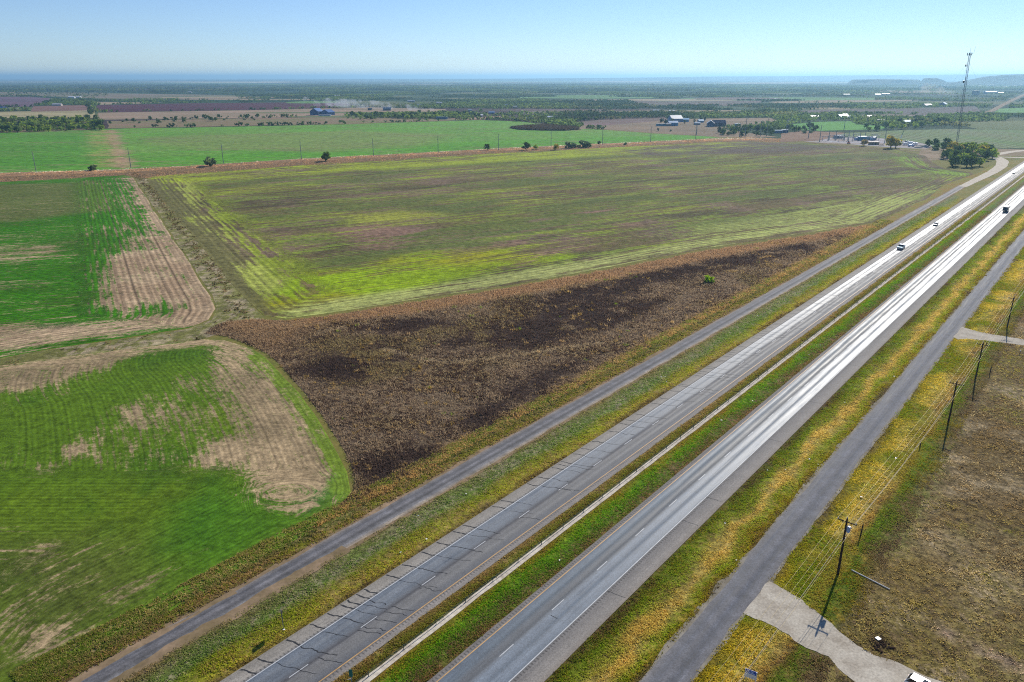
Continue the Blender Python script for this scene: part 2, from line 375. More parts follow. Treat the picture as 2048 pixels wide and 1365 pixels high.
# ---- FIELD 1, lower left
P1 = [(-420, 800), (0, 727), (130, 711), (240, 695), (330, 684), (400, 678), (450, 682), (500, 697), (530, 715), (560, 745), (600, 790), (640, 845), (672, 900), (694, 945), (700, 985), (684, 1010), (640, 1052), (500, 1132), (360, 1213), (250, 1278), (110, 1362), (-150, 1520), (-520, 1520)]
def f1(x, y):
    n = len(x); poly = [G(*q) for q in P1]
    big = fbm(x, y, 45, 4, 3); md = fbm(x, y, 14, 4, 8)
    A = const(S(84, 112, 24), n)
    A = lerp(A, S(92, 114, 24), smooth(.5, .68, big) * .7); A = lerp(A, S(66, 98, 20), smooth(.5, .3, md) * .8)
    A = lerp(A, S(86, 92, 40), pmask([(-50, 1080), (260, 1080), (330, 1180), (120, 1330), (-50, 1400)], x, y, 10) * .75)
    A = lerp(A, S(60, 108, 22), pmask([(420, 950), (640, 1040), (500, 1130), (380, 1180), (330, 1050)], x, y, 8) * .6)
    B = const(S(166, 144, 110), n); B = lerp(B, S(140, 122, 92), smooth(.4, .7, md))
    d, arc = edist_arc(poly, x, y); rb = [G(*q) for q in P1[7:16]]; dr = edist(rb, x, y, False); db = edist([G(*q) for q in P1[15:20]], x, y, False); sm = G(400, 944)[1]; dtp = edist([G(*q) for q in P1[0:8]], x, y, False)
    bias = 0.05 + 0.3 * (big - .5)
    bias = bias + .75 * pmask([(-100, 742), (0, 728), (240, 696), (400, 678), (430, 684), (380, 700), (290, 706), (200, 738), (80, 775), (-100, 800)], x, y, 4)
    bias = bias + .8 * pmask([(400, 678), (470, 680), (545, 730), (640, 850), (680, 945), (640, 952), (560, 945), (480, 938), (400, 930), (430, 890), (510, 870), (470, 800), (430, 720)], x, y, 5)
    bias = bias + .2 * pmask([(250, 800), (300, 760), (420, 700), (560, 860), (600, 945), (330, 950), (120, 940), (150, 870)], x, y, 8)
    bias = bias + .8 * pmask([(500, 945), (600, 936), (660, 960), (655, 1005), (600, 1030), (520, 1015), (490, 985)], x, y, 4)
    bias = bias - .5 * pmask([(330, 700), (420, 690), (430, 715), (350, 745), (240, 800), (60, 890), (-50, 900), (-50, 850), (180, 780)], x, y, 6)
    bias = bias - .55 * pmask([(-50, 950), (480, 950), (500, 1010), (620, 1045), (420, 1170), (200, 1060), (-50, 1030)], x, y, 12)
    for q, wgt in (([(60, 1280), (130, 1275), (150, 1300), (60, 1320)], .4), ([(100, 1165), (140, 1160), (125, 1178), (90, 1185)], .4), ([(65, 1095), (110, 1085), (105, 1125), (70, 1130)], .4), ([(250, 1185), (420, 1105), (430, 1115), (270, 1205)], .4), ([(70, 935), (105, 930), (100, 948), (65, 950)], .9), ([(0, 925), (70, 900), (75, 910), (0, 935)], .4), ([(130, 900), (170, 890), (165, 910), (135, 918)], .8), ([(20, 1255), (180, 1240), (160, 1290), (60, 1330)], .4), ([(245, 815), (280, 810), (290, 850), (250, 845)], .7)):
        bias = bias + wgt * pmask(q, x, y, 4)
    A = lerp(A, S(48, 112, 60), pmask([(640, 950), (690, 950), (700, 985), (640, 1030), (620, 1000)], x, y, 4) * .8)
    edge = smooth(3.0, 0.0, d)
    A = lerp(A, S(92, 118, 34), smooth(6, 1, d))
    mg = lmask([(520, 715), (560, 752), (606, 800), (650, 865), (684, 930), (696, 975)], x, y, 1.5, 4.0); A = lerp(A, S(112, 134, 44), mg); bias = bias - .5 * mg
    lc = G(575, 985); ex = np.hypot((x - lc[0]) / 1.5, (y - lc[1]))
    ml = pmask([(480, 950), (600, 938), (668, 960), (660, 1010), (600, 1035), (500, 1020)], x, y, 2)
    up = y > sm; row = np.where(d < 9, d, np.where(up, np.where(dr < 62, dr, dtp), np.where(db < 30, db, y))); al = np.where(d < 9, arc, np.where(up, np.where(dr < 62, y, x), np.where(db < 30, arc, x)))
    row = row * (1 - ml) + ex * 1.3 * ml
    return dict(colA=A, colB=B, bias=bias, uvw=np.column_stack([row, al, 0 * x]))
sheet('field', [G(*q) for q in P1], 2.6, f1, field_mat('young_wheat', 0.24, .25, 2.2, 1.6, .6, 1.15, .3, .1, .03, .3), 0.03, 5, .5)

# ---- FIELD 2, upper left, deep green with a bare patch
P2 = [(-420, 385), (0, 363), (100, 357), (200, 351), (250, 349), (266, 356), (300, 408), (350, 484), (400, 562), (424, 596), (432, 618), (418, 640), (380, 656), (250, 676), (100, 698), (0, 716), (-420, 790)]
def f2(x, y):
    n = len(x); poly = [G(*q) for q in P2]; d, arc = edist_arc(poly, x, y)
    big = fbm(x, y, 60, 4, 23); md = fbm(x, y, 16, 4, 28)
    A = const(S(54, 112, 0), n); A = lerp(A, S(56, 98, 8), smooth(.45, .65, md) * .7)
    A = lerp(A, S(92, 104, 48), pmask([(-100, 372), (150, 366), (168, 425), (60, 440), (-100, 452)], x, y, 9))
    A = lerp(A, S(92, 112, 40), pmask([(160, 362), (200, 362), (225, 420), (170, 425)], x, y, 9) * .7)
    B = const(S(178, 154, 122), n); B = lerp(B, S(154, 130, 102), smooth(.4, .7, md))
    bias = 0.02 + .35 * (big - .5)
    bias = bias + 1.0 * pmask([(205, 580), (222, 512), (262, 505), (330, 500), (350, 520), (395, 578), (400, 606), (350, 614), (300, 600), (265, 622), (232, 620), (205, 606), (222, 590)], x, y, 7)
    bias = bias + .22 * pmask([(220, 362), (262, 352), (330, 450), (380, 540), (345, 530), (300, 505), (230, 500), (225, 430)], x, y, 8)
    bias = bias + .3 * pmask([(300, 430), (318, 430), (330, 500), (240, 500), (235, 480), (290, 470)], x, y, 5)
    bias = bias + .45 * pmask([(-100, 495), (110, 490), (120, 512), (20, 530), (-100, 535)], x, y, 6)
    bias = bias + .6 * pmask([(-100, 572), (90, 562), (90, 570), (-100, 585)], x, y, 5)
    bias = bias + .8 * pmask([(-100, 680), (0, 655), (180, 648), (330, 632), (415, 620), (425, 640), (380, 650), (240, 668), (100, 690), (-100, 720)], x, y, 5)
    bias = bias + .75 * pmask([(360, 620), (400, 600), (432, 600), (432, 622), (418, 640), (370, 650)], x, y, 4)
    rb = [G(*q) for q in P2[5:12]]; d, arc = edist_arc(rb + rb[::-1], x, y); bt = [G(*q) for q in P2[11:16]]; d2 = edist(bt, x, y, False)
    ax = G(0, 560); bx = G(200, 545); th = math.atan2(bx[1] - ax[1], bx[0] - ax[0]); yy = -x * math.sin(th) + y * math.cos(th); xx = x * math.cos(th) + y * math.sin(th)
    row = np.where((d < 40) & (d < d2 + 8), d, np.where(d2 < 25, d2, yy)); al = np.where((d < 40) & (d < d2 + 8), y, xx)
    bias = bias + .7 * smooth(5, 2.5, d) + .7 * smooth(3.6, 2.8, d) * smooth(1.2, 2.0, d) + .6 * smooth(8.5, 7.8, d) * smooth(6.6, 7.2, d)
    return dict(colA=A, colB=B, bias=bias, uvw=np.column_stack([row, al, 0 * x]))
sheet('field', [G(*q) for q in P2], 4.0, f2, field_mat('deep_green_wheat', 0.18, .18, 2.2, 1.2, .5, 2.2, .55, .15, .02, .25), 0.04, 8, .8)

# ---- FIELD 3, the long centre field
P3 = [(292, 356), (330, 351), (400, 346), (600, 331), (800, 319), (1000, 306), (1200, 296), (1400, 286), (1500, 283), (1600, 286), (1700, 293), (1800, 301), (1850, 312), (1866, 326), (1890, 338), (1945, 346), (1950, 353), (1915, 372), (1840, 405), (1750, 445), (1600, 469), (1400, 499), (1200, 538), (1000, 574), (800, 604), (650, 628), (570, 638), (525, 632), (496, 604), (462, 565), (420, 515), (370, 455), (330, 410), (305, 378)]
T3 = [G(*q) for q in ((330, 349), (1400, 284))]; TH3 = math.atan2(T3[1][1] - T3[0][1], T3[1][0] - T3[0][0])
def f3(x, y):
    n = len(x); poly = [G(*q) for q in P3]; d, arc = edist_arc(poly, x, y)
    xx = x * math.cos(TH3) + y * math.sin(TH3); yy = -x * math.sin(TH3) + y * math.cos(TH3)
    st = fbm(xx / 5, yy, 13, 5, 41); st2 = fbm(xx / 3.2, yy, 34, 4, 47); md = fbm(x, y, 26, 4, 44)
    A = const(S(118, 134, 50), n); A = lerp(A, S(144, 156, 44), smooth(.52, .68, st) * .9); A = lerp(A, S(84, 92, 50), smooth(.48, .32, st2) * .8)
    B = const(S(104, 92, 60), n); B = lerp(B, S(118, 98, 80), smooth(.5, .7, md)); B = lerp(B, S(72, 66, 46), smooth(.5, .3, st) * .8)
    bias = .56 + 1.5 * (st2 - .5)
    LB = [(300, 362), (345, 420), (420, 510), (520, 620)]
    lb = lmask(LB, x, y, 26, 14)
    A = lerp(A, S(134, 148, 40), lb * .85); bias = bias - .15 * lb
    A = lerp(A, S(168, 174, 84), lmask([(362, 362), (400, 440), (480, 530), (545, 590)], x, y, 5, 5) * .7)
    rim = lmask([(306, 362), (372, 440), (440, 530), (500, 606)], x, y, 8, 6); B = lerp(B, S(108, 104, 62), rim); bias = bias + .5 * rim
    br = pmask([(545, 590), (600, 548), (720, 535), (830, 507), (930, 500), (1005, 494), (1025, 506), (1160, 508), (1140, 518), (1000, 535), (900, 562), (800, 590), (700, 606), (600, 622), (535, 622), (515, 605)], x, y, 5)
    A = lerp(A, S(136, 162, 18), br); B = lerp(B, S(118, 116, 40), br * .7); bias = bias * (1 - br) + br * (.34 + 1.0 * (md - .5) + .9 * (st - .5))
    A = lerp(A, S(150, 140, 30), br * smooth(.5, .65, fbm(x, y, 40, 3, 77)) * .8)
    tp = lmask([(300, 356), (600, 338), (900, 320), (1200, 303), (1450, 291)], x, y, 25, 35); A = lerp(A, S(150, 164, 42), tp); bias = bias - .32 * tp
    pk = pmask([(660, 458), (760, 448), (850, 462), (800, 480), (790, 500), (720, 500), (700, 480)], x, y, 8)
    for q in ([(1160, 421), (1220, 420), (1225, 428), (1150, 427)], [(1230, 448), (1290, 444), (1280, 452), (1235, 454)], [(550, 560), (580, 556), (575, 566), (548, 568)], [(812, 422), (850, 420), (845, 428), (815, 429)], [(605, 566), (635, 566), (630, 576), (610, 575)], [(1140, 495), (1185, 490), (1180, 498), (1145, 500)], [(980, 490), (1050, 480), (1060, 486), (990, 496)], [(1030, 520), (1100, 500), (1130, 502), (1040, 530)]):
        pk = np.maximum(pk, pmask(q, x, y, 4))
    B = lerp(B, S(138, 108, 92), pk * .8); bias = bias + .3 * pk
    yl = pmask([(690, 430), (800, 420), (900, 430), (840, 446), (700, 450)], x, y, 12); A = lerp(A, S(158, 158, 60), yl * .7); bias = bias - .15 * yl
    rg = lmask([(1808, 316), (1832, 335), (1880, 345), (1935, 350)], x, y, 6, 10); A = lerp(A, S(120, 148, 46), rg); bias = bias - .25 * rg
    lo = lmask([(620, 624), (800, 596), (1000, 566), (1200, 530), (1400, 492), (1600, 462), (1740, 436), (1800, 405)], x, y, 7, 6); A = lerp(A, S(166, 170, 100), lo * .85); bias = bias - .25 * lo
    pale = pmask([(1330, 470), (1500, 440), (1700, 400), (1850, 375), (1900, 372), (1740, 440), (1600, 462), (1420, 490)], x, y, 14); A = lerp(A, S(160, 168, 92), pale * .8); bias = bias - .15 * pale
    row = np.where(d < 30, d, yy); al = np.where(d < 30, arc, xx)
    bias = bias + .5 * smooth(4, 1, d)
    dk = pmask([(1240, 300), (1500, 284), (1700, 294), (1560, 305), (1300, 312)], x, y, 10); B = lerp(B, S(96, 84, 72), dk); bias = bias + .4 * dk
    return dict(colA=A, colB=B, bias=bias, uvw=np.column_stack([row, al, 0 * x]))
sheet('field', [G(*q) for q in P3], 5.5, f3, field_mat('sprouting_field', 0.14, .10, 3.4, .9, .6, 3.0, .3, .2, .02, .35, 2.6, 4.5), 0.05, 9, .9)

# ---- brown weed field between the centre field and the frontage road
PB = [(408, 668), (440, 648), (500, 640), (570, 642), (650, 634), (800, 610), (1000, 580), (1200, 544), (1400, 505), (1600, 475), (1700, 457), (1745, 450)]
PBg = [G(*q) for q in PB] + [SD(425, -97.5), SD(330, -97), SD(200, -98), SD(120, -97.5), SD(84, -97), SD(66, -98)] + [G(*q) for q in ((704, 990), (712, 962), (690, 905), (652, 842), (612, 788), (570, 740), (536, 708), (500, 690), (455, 674))]
def brown_fun(x, y):
    n = len(x); md = fbm(x, y, 12, 4, 61); big = fbm(x, y, 40, 3, 66); fi = fbm(x, y, 4, 3, 68)
    A = const(S(128, 111, 88), n); A = lerp(A, S(138, 120, 88), smooth(.5, .68, md)); A = lerp(A, S(118, 106, 62), smooth(.5, .65, big) * .6)
    B = const(S(70, 54, 44), n); B = lerp(B, S(88, 72, 60), smooth(.45, .7, fi))
    dk = 0 * x
    for q, s_ in (([(1060, 605), (1250, 556), (1450, 512), (1610, 488), (1640, 500), (1400, 548), (1330, 565), (1200, 622), (1080, 655)], 6), ([(1010, 650), (1180, 610), (1330, 600), (1260, 645), (1100, 690), (1000, 700)], 6), ([(590, 738), (700, 695), (800, 680), (810, 715), (720, 765), (610, 770)], 5), ([(700, 935), (830, 885), (960, 815), (1030, 795), (960, 875), (860, 935), (760, 975), (722, 978)], 4), ([(880, 690), (980, 650), (1040, 660), (960, 705)], 5), ([(700, 650), (860, 632), (900, 650), (740, 672)], 5), ([(1000, 780), (1100, 735), (1180, 720), (1080, 790), (1010, 810)], 4)):
        dk = np.maximum(dk, pmask(q, x, y, s_))
    dk = dk * smooth(.34, .56, fbm(x, y, 9, 4, 69) + .12 * dk)
    B = lerp(B, S(66, 54, 48), dk * .85); A = lerp(A, S(104, 84, 64), dk * .6)
    edge = lmask([(520, 645), (800, 616), (1200, 550), (1450, 502), (1740, 452)], x, y, 5, 8)
    A = lerp(A, S(140, 114, 84), edge); s, d = toSD(x, y); low = smooth(-104, -98, d); A = lerp(A, S(152, 124, 74), low)
    west = pmask([(420, 640), (560, 640), (640, 650), (560, 720), (480, 690)], x, y, 8); A = lerp(A, S(134, 112, 84), west)
    bias = .45 + .9 * (md - .5) + .6 * dk - .5 * edge - .35 * low - .2 * west
    tr = np.maximum(lmask([(770, 700), (850, 722), (930, 724), (1020, 712), (1200, 688)], x, y, .5, 1.5), lmask([(640, 668), (720, 648), (760, 655)], x, y, .5, 1.5))
    A = lerp(A, S(142, 126, 100), tr * .7); bias = bias - .35 * tr
    return dict(colA=A, colB=B, bias=bias, uvw=np.column_stack([x, y, 0 * x]))
sheet('weed_field', PBg, 3.0, brown_fun, field_mat('dry_weeds', 0.3, 1.0, 2.6, 1.6, .9, 2.0, 0.0, .6, .05, .4, 2.6, 4.5), 0.06, 5, .7)

# ---- verges -------------------------------------------------------
def prof(x, y, stops, warp=2.2, seed=0):
    """cover across a verge: stops of (d, colA, colB, bias)"""
    s, d = toSD(x, y); dd = d + (fbm(s / 2.5, d, 3.2, 3, 90 + seed) - .5) * 2 * warp
    ds = [q[0] for q in stops]
    A = np.column_stack([np.interp(dd, ds, [S(*q[1])[k] for q in stops]) for k in range(3)])
    B = np.column_stack([np.interp(dd, ds, [S(*q[2])[k] for q in stops]) for k in range(3)])
    bi = np.interp(dd, ds, [q[3] for q in stops]); return A, B, bi, s, d
def v_left(x, y):
    A, B, bi, s, d = prof(x, y, [(-91, (150, 124, 92), (120, 96, 70), .5), (-89, (140, 122, 84), (96, 92, 50), .5), (-87.4, (108, 114, 60), (126, 118, 84), .45), (-84.5, (96, 116, 50), (134, 130, 98), .4), (-82.5, (118, 126, 32), (124, 114, 56), .4), (-80.2, (144, 142, 44), (146, 126, 66), .45), (-78.7, (128, 110, 56), (84, 70, 44), .5)], 1.6, 1)
    return dict(colA=A, colB=B, bias=bi + .8 * (fbm(x, y, 9, 3, 5) - .5), uvw=np.column_stack([x, y, 0 * x]))
def v_med(x, y):
    A, B, bi, s, d = prof(x, y, [(-67, (124, 108, 62), (146, 122, 78), .5), (-65.5, (112, 114, 38), (116, 98, 50), .45), (-64.4, (96, 90, 34), (84, 72, 34), .5), (-63.2, (120, 112, 34), (130, 104, 44), .45), (-61.5, (92, 128, 20), (122, 120, 30), .35), (-59.5, (86, 112, 28), (108, 92, 60), .42), (-57.6, (96, 96, 40), (120, 92, 60), .5)], 1.1, 2)
    return dict(colA=A, colB=B, bias=bi + .9 * (fbm(x, y, 8, 3, 6) - .5), uvw=np.column_stack([x, y, 0 * x]))
def v_right(x, y):
    A, B, bi, s, d = prof(x, y, [(-45.4, (92, 92, 34), (90, 72, 44), .5), (-43.8, (96, 112, 20), (112, 106, 26), .4), (-41.8, (128, 134, 40), (122, 110, 58), .42), (-40, (188, 158, 88), (150, 130, 62), .45), (-38.2, (120, 132, 30), (142, 130, 56), .4), (-36.6, (124, 116, 22), (118, 96, 34), .4), (-35.4, (104, 94, 50), (92, 78, 56), .5)], 2.0, 3)
    return dict(colA=A, colB=B, bias=bi + .9 * (fbm(x, y, 8, 3, 7) - .5), uvw=np.column_stack([x, y, 0 * x]))
def v_far(x, y):
    A, B, bi, s, d = prof(x, y, [(-31, (120, 104, 50), (92, 78, 52), .5), (-29.2, (150, 134, 30), (112, 108, 24), .4), (-26.8, (180, 156, 66), (138, 132, 48), .42), (-24.4, (172, 150, 82), (130, 120, 56), .45), (-22.6, (150, 124, 56), (120, 96, 60), .5), (-21.2, (92, 112, 26), (104, 100, 34), .4), (-19.4, (96, 104, 34), (110, 92, 60), .5), (-17, (108, 92, 68), (96, 80, 54), .5)], 1.8, 4)
    gr = smooth(.5, .62, fbm(s, d, 17, 3, 12)); A = lerp(A, S(104, 118, 18), gr * smooth(-20, -26, d)); B = lerp(B, S(120, 106, 26), gr * .8)
    return dict(colA=A, colB=B, bias=bi + .9 * (fbm(x, y, 8, 3, 9) - .5), uvw=np.column_stack([x, y, 0 * x]))
def right_fun(x, y):
    n = len(x); md = fbm(x, y, 9, 4, 71); big = fbm(x, y, 28, 3, 76)
    A = const(S(138, 122, 84), n); A = lerp(A, S(116, 110, 48), smooth(.5, .68, md)); A = lerp(A, S(124, 102, 66), smooth(.56, .7, fbm(x, y, 18, 3, 79)) * .8)
    B = const(S(104, 88, 58), n); B = lerp(B, S(146, 130, 100), smooth(.54, .72, fbm(x, y, 7, 3, 73)))
    near = smooth(140, 95, toSD(x, y)[0]); A = lerp(A, S(122, 112, 52), near * .6)
    bias = .48 + 1.0 * (big - .5)
    soil = pmask([(1615, 1195), (1640, 1185), (1665, 1215), (1650, 1235), (1625, 1220)], x, y, 1.2); A = lerp(A, S(168, 130, 104), soil); B = lerp(B, S(150, 118, 96), soil)
    pit = pmask([(1736, 1285), (1760, 1268), (1785, 1290), (1790, 1305), (1750, 1300)], x, y, 1.0); A = lerp(A, S(52, 40, 34), pit); B = lerp(B, S(44, 34, 28), pit)
    tr = lmask([(1885, 1262), (1950, 1290), (2000, 1320), (2060, 1350)], x, y, .6, 1.2); A = lerp(A, S(150, 130, 108), tr); bias = bias - .5 * tr
    gr = lmask([(1870, 780), (1850, 880), (1800, 960), (1740, 1060)], x, y, 3, 5); A = lerp(A, S(88, 104, 28), gr * .8); bias = bias - .3 * gr
    red = pmask([(2000, 560), (2080, 520), (2080, 650), (2010, 650)], x, y, 6); A = lerp(A, S(122, 94, 64), red); 
    yg = pmask([(1960, 690), (2080, 700), (2080, 790), (1990, 760)], x, y, 6); A = lerp(A, S(120, 112, 36), yg * .7)
    return dict(colA=A, colB=B, bias=bias, uvw=np.column_stack([x, y, 0 * x]))
def out_fun(x, y):
    A, B, bi, s, d = prof(x, y, [(-101, (110, 112, 46), (126, 112, 66), .5), (-99, (104, 120, 40), (142, 128, 78), .42), (-97, (92, 92, 44), (122, 108, 66), .5), (-95.5, (112, 112, 34), (136, 112, 70), .42), (-93.6, (130, 112, 74), (110, 92, 66), .5)], 1.3, 6)
    lw = smooth(55, 30, s); A = lerp(A, S(92, 104, 36), lw * .6)
    return dict(colA=A, colB=B, bias=bi + .8 * (fbm(x, y, 9, 3, 15) - .5), uvw=np.column_stack([x, y, 0 * x]))
VM = field_mat('verge_grass', 0.45, 1.0, 2.8, 2.4, .8, 2.0, 0.0, .35, .12, .35, 2.8, 6.0)
def slist(s0, s1, st=2.5, grow=.012):
    r = [s0]
    while r[-1] < s1: r.append(min(s1, r[-1] + st + max(0, r[-1]) * grow))
    return np.array(r)
def strip(name, dl, dr, ss, nd, func, mat, z, jit=0.0, parent=None, seed=0):
    e0 = dl + (fbm(ss, 0 * ss, 4.0, 3, 200 + seed) - .5) * 2 * jit; e1 = dr + (fbm(ss, 0 * ss + 50, 4.0, 3, 300 + seed) - .5) * 2 * jit
    T = np.linspace(0, 1, nd + 1); D = e0[:, None] + (e1 - e0)[:, None] * T[None]; SS = np.repeat(ss[:, None], nd + 1, 1)
    x = (SS * SA + D * CA).ravel(); y = (SS * CA - D * SA).ravel(); V = np.column_stack([x, y, np.full(x.size, z)])
    i = np.arange(len(ss) - 1)[:, None] * (nd + 1) + np.arange(nd)[None]
    FL = np.stack([i, i + 1, i + nd + 2, i + nd + 1], -1).reshape(-1)
    at = func(x, y) if func else dict(uvw=np.column_stack([D.ravel(), SS.ravel(), 0 * x]))
    return tag(big_mesh(name, V, FL, 4, mat, at, parent), kind='structure')
sv = slist(-10, 1500, 1.6)
strip('verge', -89.6, -78.2, sv, 14, v_left, VM, .03)
strip('verge', -102, -93.2, sv[sv < 560], 12, out_fun, VM, .02)
strip('median', -67.3, -57.2, sv, 14, v_med, VM, .03)
strip('verge', -45.8, -35.0, sv, 14, v_right, VM, .03)
strip('verge', -31.2, -16.5, sv, 18, v_far, VM, .03)
PR = [SD(-10, -17.2), SD(60, -17.2), SD(110, -18.5), SD(170, -17.8), SD(230, -17), SD(420, -17), SD(420, 110), SD(200, 120), SD(-10, 90)]
sheet('dry_field', PR, 2.8, right_fun, field_mat('dry_stubble', 0.4, 1.0, 3.0, 2.2, .95, 2.0, 0.0, .4, .12, .35, 3.4, 7.5), 0.045, 4, .8)
# ================================================================== ROADS
def road_mat(name, d0, d1, colstops, rghstops, grain=6.0, wear=.25, rumble=None, blotch=.15, spec=.6):
    """asphalt; cover and polish vary across the road (d) by traffic wear; highway lane colours also hold a sky-reflection tint"""
    m, t, b = newmat(name)
    uv = N(t, 'Attribute', attribute_name='uvw'); sx = N(t, 'SeparateXYZ'); L(t, uv.outputs['Vector'], sx.inputs[0]); tc = N(t, 'TexCoord')
    mp = N(t, 'Mapping'); mp.inputs['Scale'].default_value = (1, .035, 1); L(t, uv.outputs['Vector'], mp.inputs[0])
    ns = N(t, 'TexNoise', i_Scale=1.6, i_Detail=5.0, i_Roughness=.65); L(t, mp.outputs[0], ns.inputs['Vector'])
    nf = N(t, 'TexNoise', i_Scale=grain, i_Detail=4.0, i_Roughness=.75); L(t, tc.outputs['Object'], nf.inputs['Vector'])
    nb = N(t, 'TexNoise', i_Scale=.35, i_Detail=5.0, i_Roughness=.7); L(t, tc.outputs['Object'], nb.inputs['Vector'])
    d = M_(t, 'ADD', sx.outputs[0], M_(t, 'MULTIPLY', M_(t, 'SUBTRACT', ns.outputs[0], .5), .5))
    fac = M_(t, 'DIVIDE', M_(t, 'SUBTRACT', d, d0), d1 - d0, clamp=True)
    c = ramp(t, fac, [((q[0] - d0) / (d1 - d0), S(*q[1])) for q in colstops]); r = ramp(t, fac, [((q[0] - d0) / (d1 - d0), q[1]) for q in rghstops])
    k = M_(t, 'MULTIPLY_ADD', M_(t, 'SUBTRACT', nf.outputs[0], .5), 2.2, 1.0); k = M_(t, 'MULTIPLY', k, M_(t, 'MULTIPLY_ADD', M_(t, 'SUBTRACT', ns.outputs[0], .5), wear * 4, 1.0))
    k = M_(t, 'MULTIPLY', k, M_(t, 'MULTIPLY_ADD', M_(t, 'SUBTRACT', nb.outputs[0], .5), .5 + blotch * 2, 1.0))
    if rumble:
        for (ra, rb) in rumble:
            win = M_(t, 'MULTIPLY', M_(t, 'GREATER_THAN', sx.outputs[0], ra), M_(t, 'LESS_THAN', sx.outputs[0], rb))
            st = M_(t, 'GREATER_THAN', M_(t, 'SINE', M_(t, 'MULTIPLY', sx.outputs[1], 2 * PI / .62)), .35)
            k = M_(t, 'MULTIPLY', k, M_(t, 'MULTIPLY_ADD', M_(t, 'MULTIPLY', win, st), -.5, 1.0))
    L(t, mixc(t, 1.0, c, k, 'MULTIPLY'), b.inputs['Base Color'])
    rr_ = M_(t, 'ADD', r, M_(t, 'MULTIPLY', M_(t, 'SUBTRACT', ns.outputs[0], .5), .5)); rr_ = M_(t, 'ADD', rr_, M_(t, 'MULTIPLY', M_(t, 'SUBTRACT', nb.outputs[0], .5), .14), clamp=True)
    L(t, rr_, b.inputs['Roughness']); b.inputs['Specular IOR Level'].default_value = spec
    bp = N(t, 'Bump', i_Strength=.35, i_Distance=.02); L(t, nf.outputs[0], bp.inputs['Height']); L(t, bp.outputs[0], b.inputs['Normal'])
    return m
sr = slist(-20, 3200, 3.0, .02)
RMW = road_mat('asphalt_west', -78.6, -66.6, [(-78.6, (132, 126, 116)), (-76.4, (146, 140, 130)), (-75.95, (112, 110, 108)), (-75.8, (92, 100, 108)), (-74.6, (108, 114, 120)), (-73.0, (96, 102, 108)), (-72.3, (84, 86, 90)), (-72.0, (66, 66, 70)), (-71.6, (104, 103, 102)), (-70.2, (110, 109, 107)), (-68.7, (88, 90, 94)), (-68.3, (100, 96, 92)), (-67.9, (134, 128, 122)), (-66.6, (130, 122, 112))],  # outer lane tinted bluish to imitate reflected sky
    [(-78.6, .95), (-76.0, .9), (-75.75, .50), (-74.9, .54), (-74.3, .74), (-73.8, .56), (-72.9, .58), (-72.3, .82), (-71.5, .72), (-70.9, .86), (-70.2, .70), (-69.5, .84), (-68.4, .76), (-68.0, .93), (-66.6, .95)], rumble=[(-68.15, -67.7), (-76.35, -76.0)])
RME = road_mat('asphalt_east', -57.5, -45.4, [(-57.5, (112, 106, 100)), (-56.6, (122, 118, 114)), (-56.3, (82, 94, 106)), (-55.2, (90, 102, 112)), (-54.0, (82, 86, 90)), (-53.1, (88, 92, 96)), (-52.4, (108, 118, 128)), (-51.3, (92, 102, 112)), (-50.2, (106, 116, 126)), (-49.2, (86, 98, 110)), (-49.0, (100, 98, 96)), (-48.4, (116, 112, 108)), (-46.4, (138, 132, 124)), (-45.4, (132, 122, 110))],  # reflected sky is put into the bluish lane colours
    [(-57.5, .95), (-56.6, .9), (-56.3, .74), (-55.5, .55), (-54.8, .84), (-54.0, .55), (-53.3, .86), (-52.8, .62), (-51.9, .49), (-51.1, .8), (-50.5, .5), (-49.3, .52), (-48.95, .85), (-48.3, .93), (-45.4, .95)], rumble=[(-57.1, -56.65), (-48.8, -48.4)])
hwW = strip('road', -78.5, -66.9, sr, 12, None, RMW, .10, .05, seed=1)
hwE = strip('road', -57.4, -45.5, sr, 12, None, RME, .10, .05, seed=2)
RMF = road_mat('asphalt_frontage_west', -94, -88.5, [(-94, (136, 122, 108)), (-93.2, (108, 104, 102)), (-92.4, (80, 80, 84)), (-91.6, (112, 110, 112)), (-90.8, (76, 75, 76)), (-89.8, (118, 116, 116)), (-89.2, (142, 130, 114)), (-88.5, (150, 132, 110))], [(-94, .95), (-92.5, .85), (-91, .92), (-89.5, .9), (-88.5, .95)], 5.0, .4, blotch=.9)
DIRT = patch_mat('pale_dirt', S(150, 128, 104), S(122, 106, 78), .12, fine=.8)
strip('road_shoulder', -94.5, -88.1, slist(-20, 640, 1.6, .01), 4, None, DIRT, .07, .7, seed=13)
strip('road_shoulder', -36.1, -30.1, slist(-20, 900, 1.6, .01), 4, None, patch_mat('pale_grit', S(150, 144, 132), S(124, 116, 100), .3, fine=1.2), .066, .8, seed=14)
strip('road_shoulder', -90.1, -88.0, slist(-20, 66, .8, 0), 3, None, DIRT, .083, .9, seed=31)
strip('road_shoulder', -93.6, -92.9, slist(-20, 48, .8, 0), 2, None, DIRT, .084, .5, seed=33)
lf = strip('frontage_road', -93.6, -88.9, slist(-20, 640, 2.2, .01), 8, None, RMF, .08, .55, seed=3)
RMG = road_mat('asphalt_frontage_east', -36, -30, [(-36, (128, 122, 112)), (-35.4, (108, 106, 106)), (-34.4, (88, 90, 96)), (-33.4, (104, 104, 108)), (-32.4, (84, 86, 92)), (-31.4, (100, 100, 104)), (-30.6, (98, 96, 98)), (-30, (128, 122, 112))], [(-36, .95), (-34.5, .84), (-33, .92), (-31, .88), (-30, .95)], 5.0, .4, blotch=.7)
fr = strip('frontage_road', -35.5, -30.7, slist(-20, 1500, 2.2, .01), 8, None, RMG, .08, .55, seed=4)
GRV = patch_mat('gravel', S(192, 184, 168), S(164, 154, 138), .3, fine=3.0, contrast=.8)
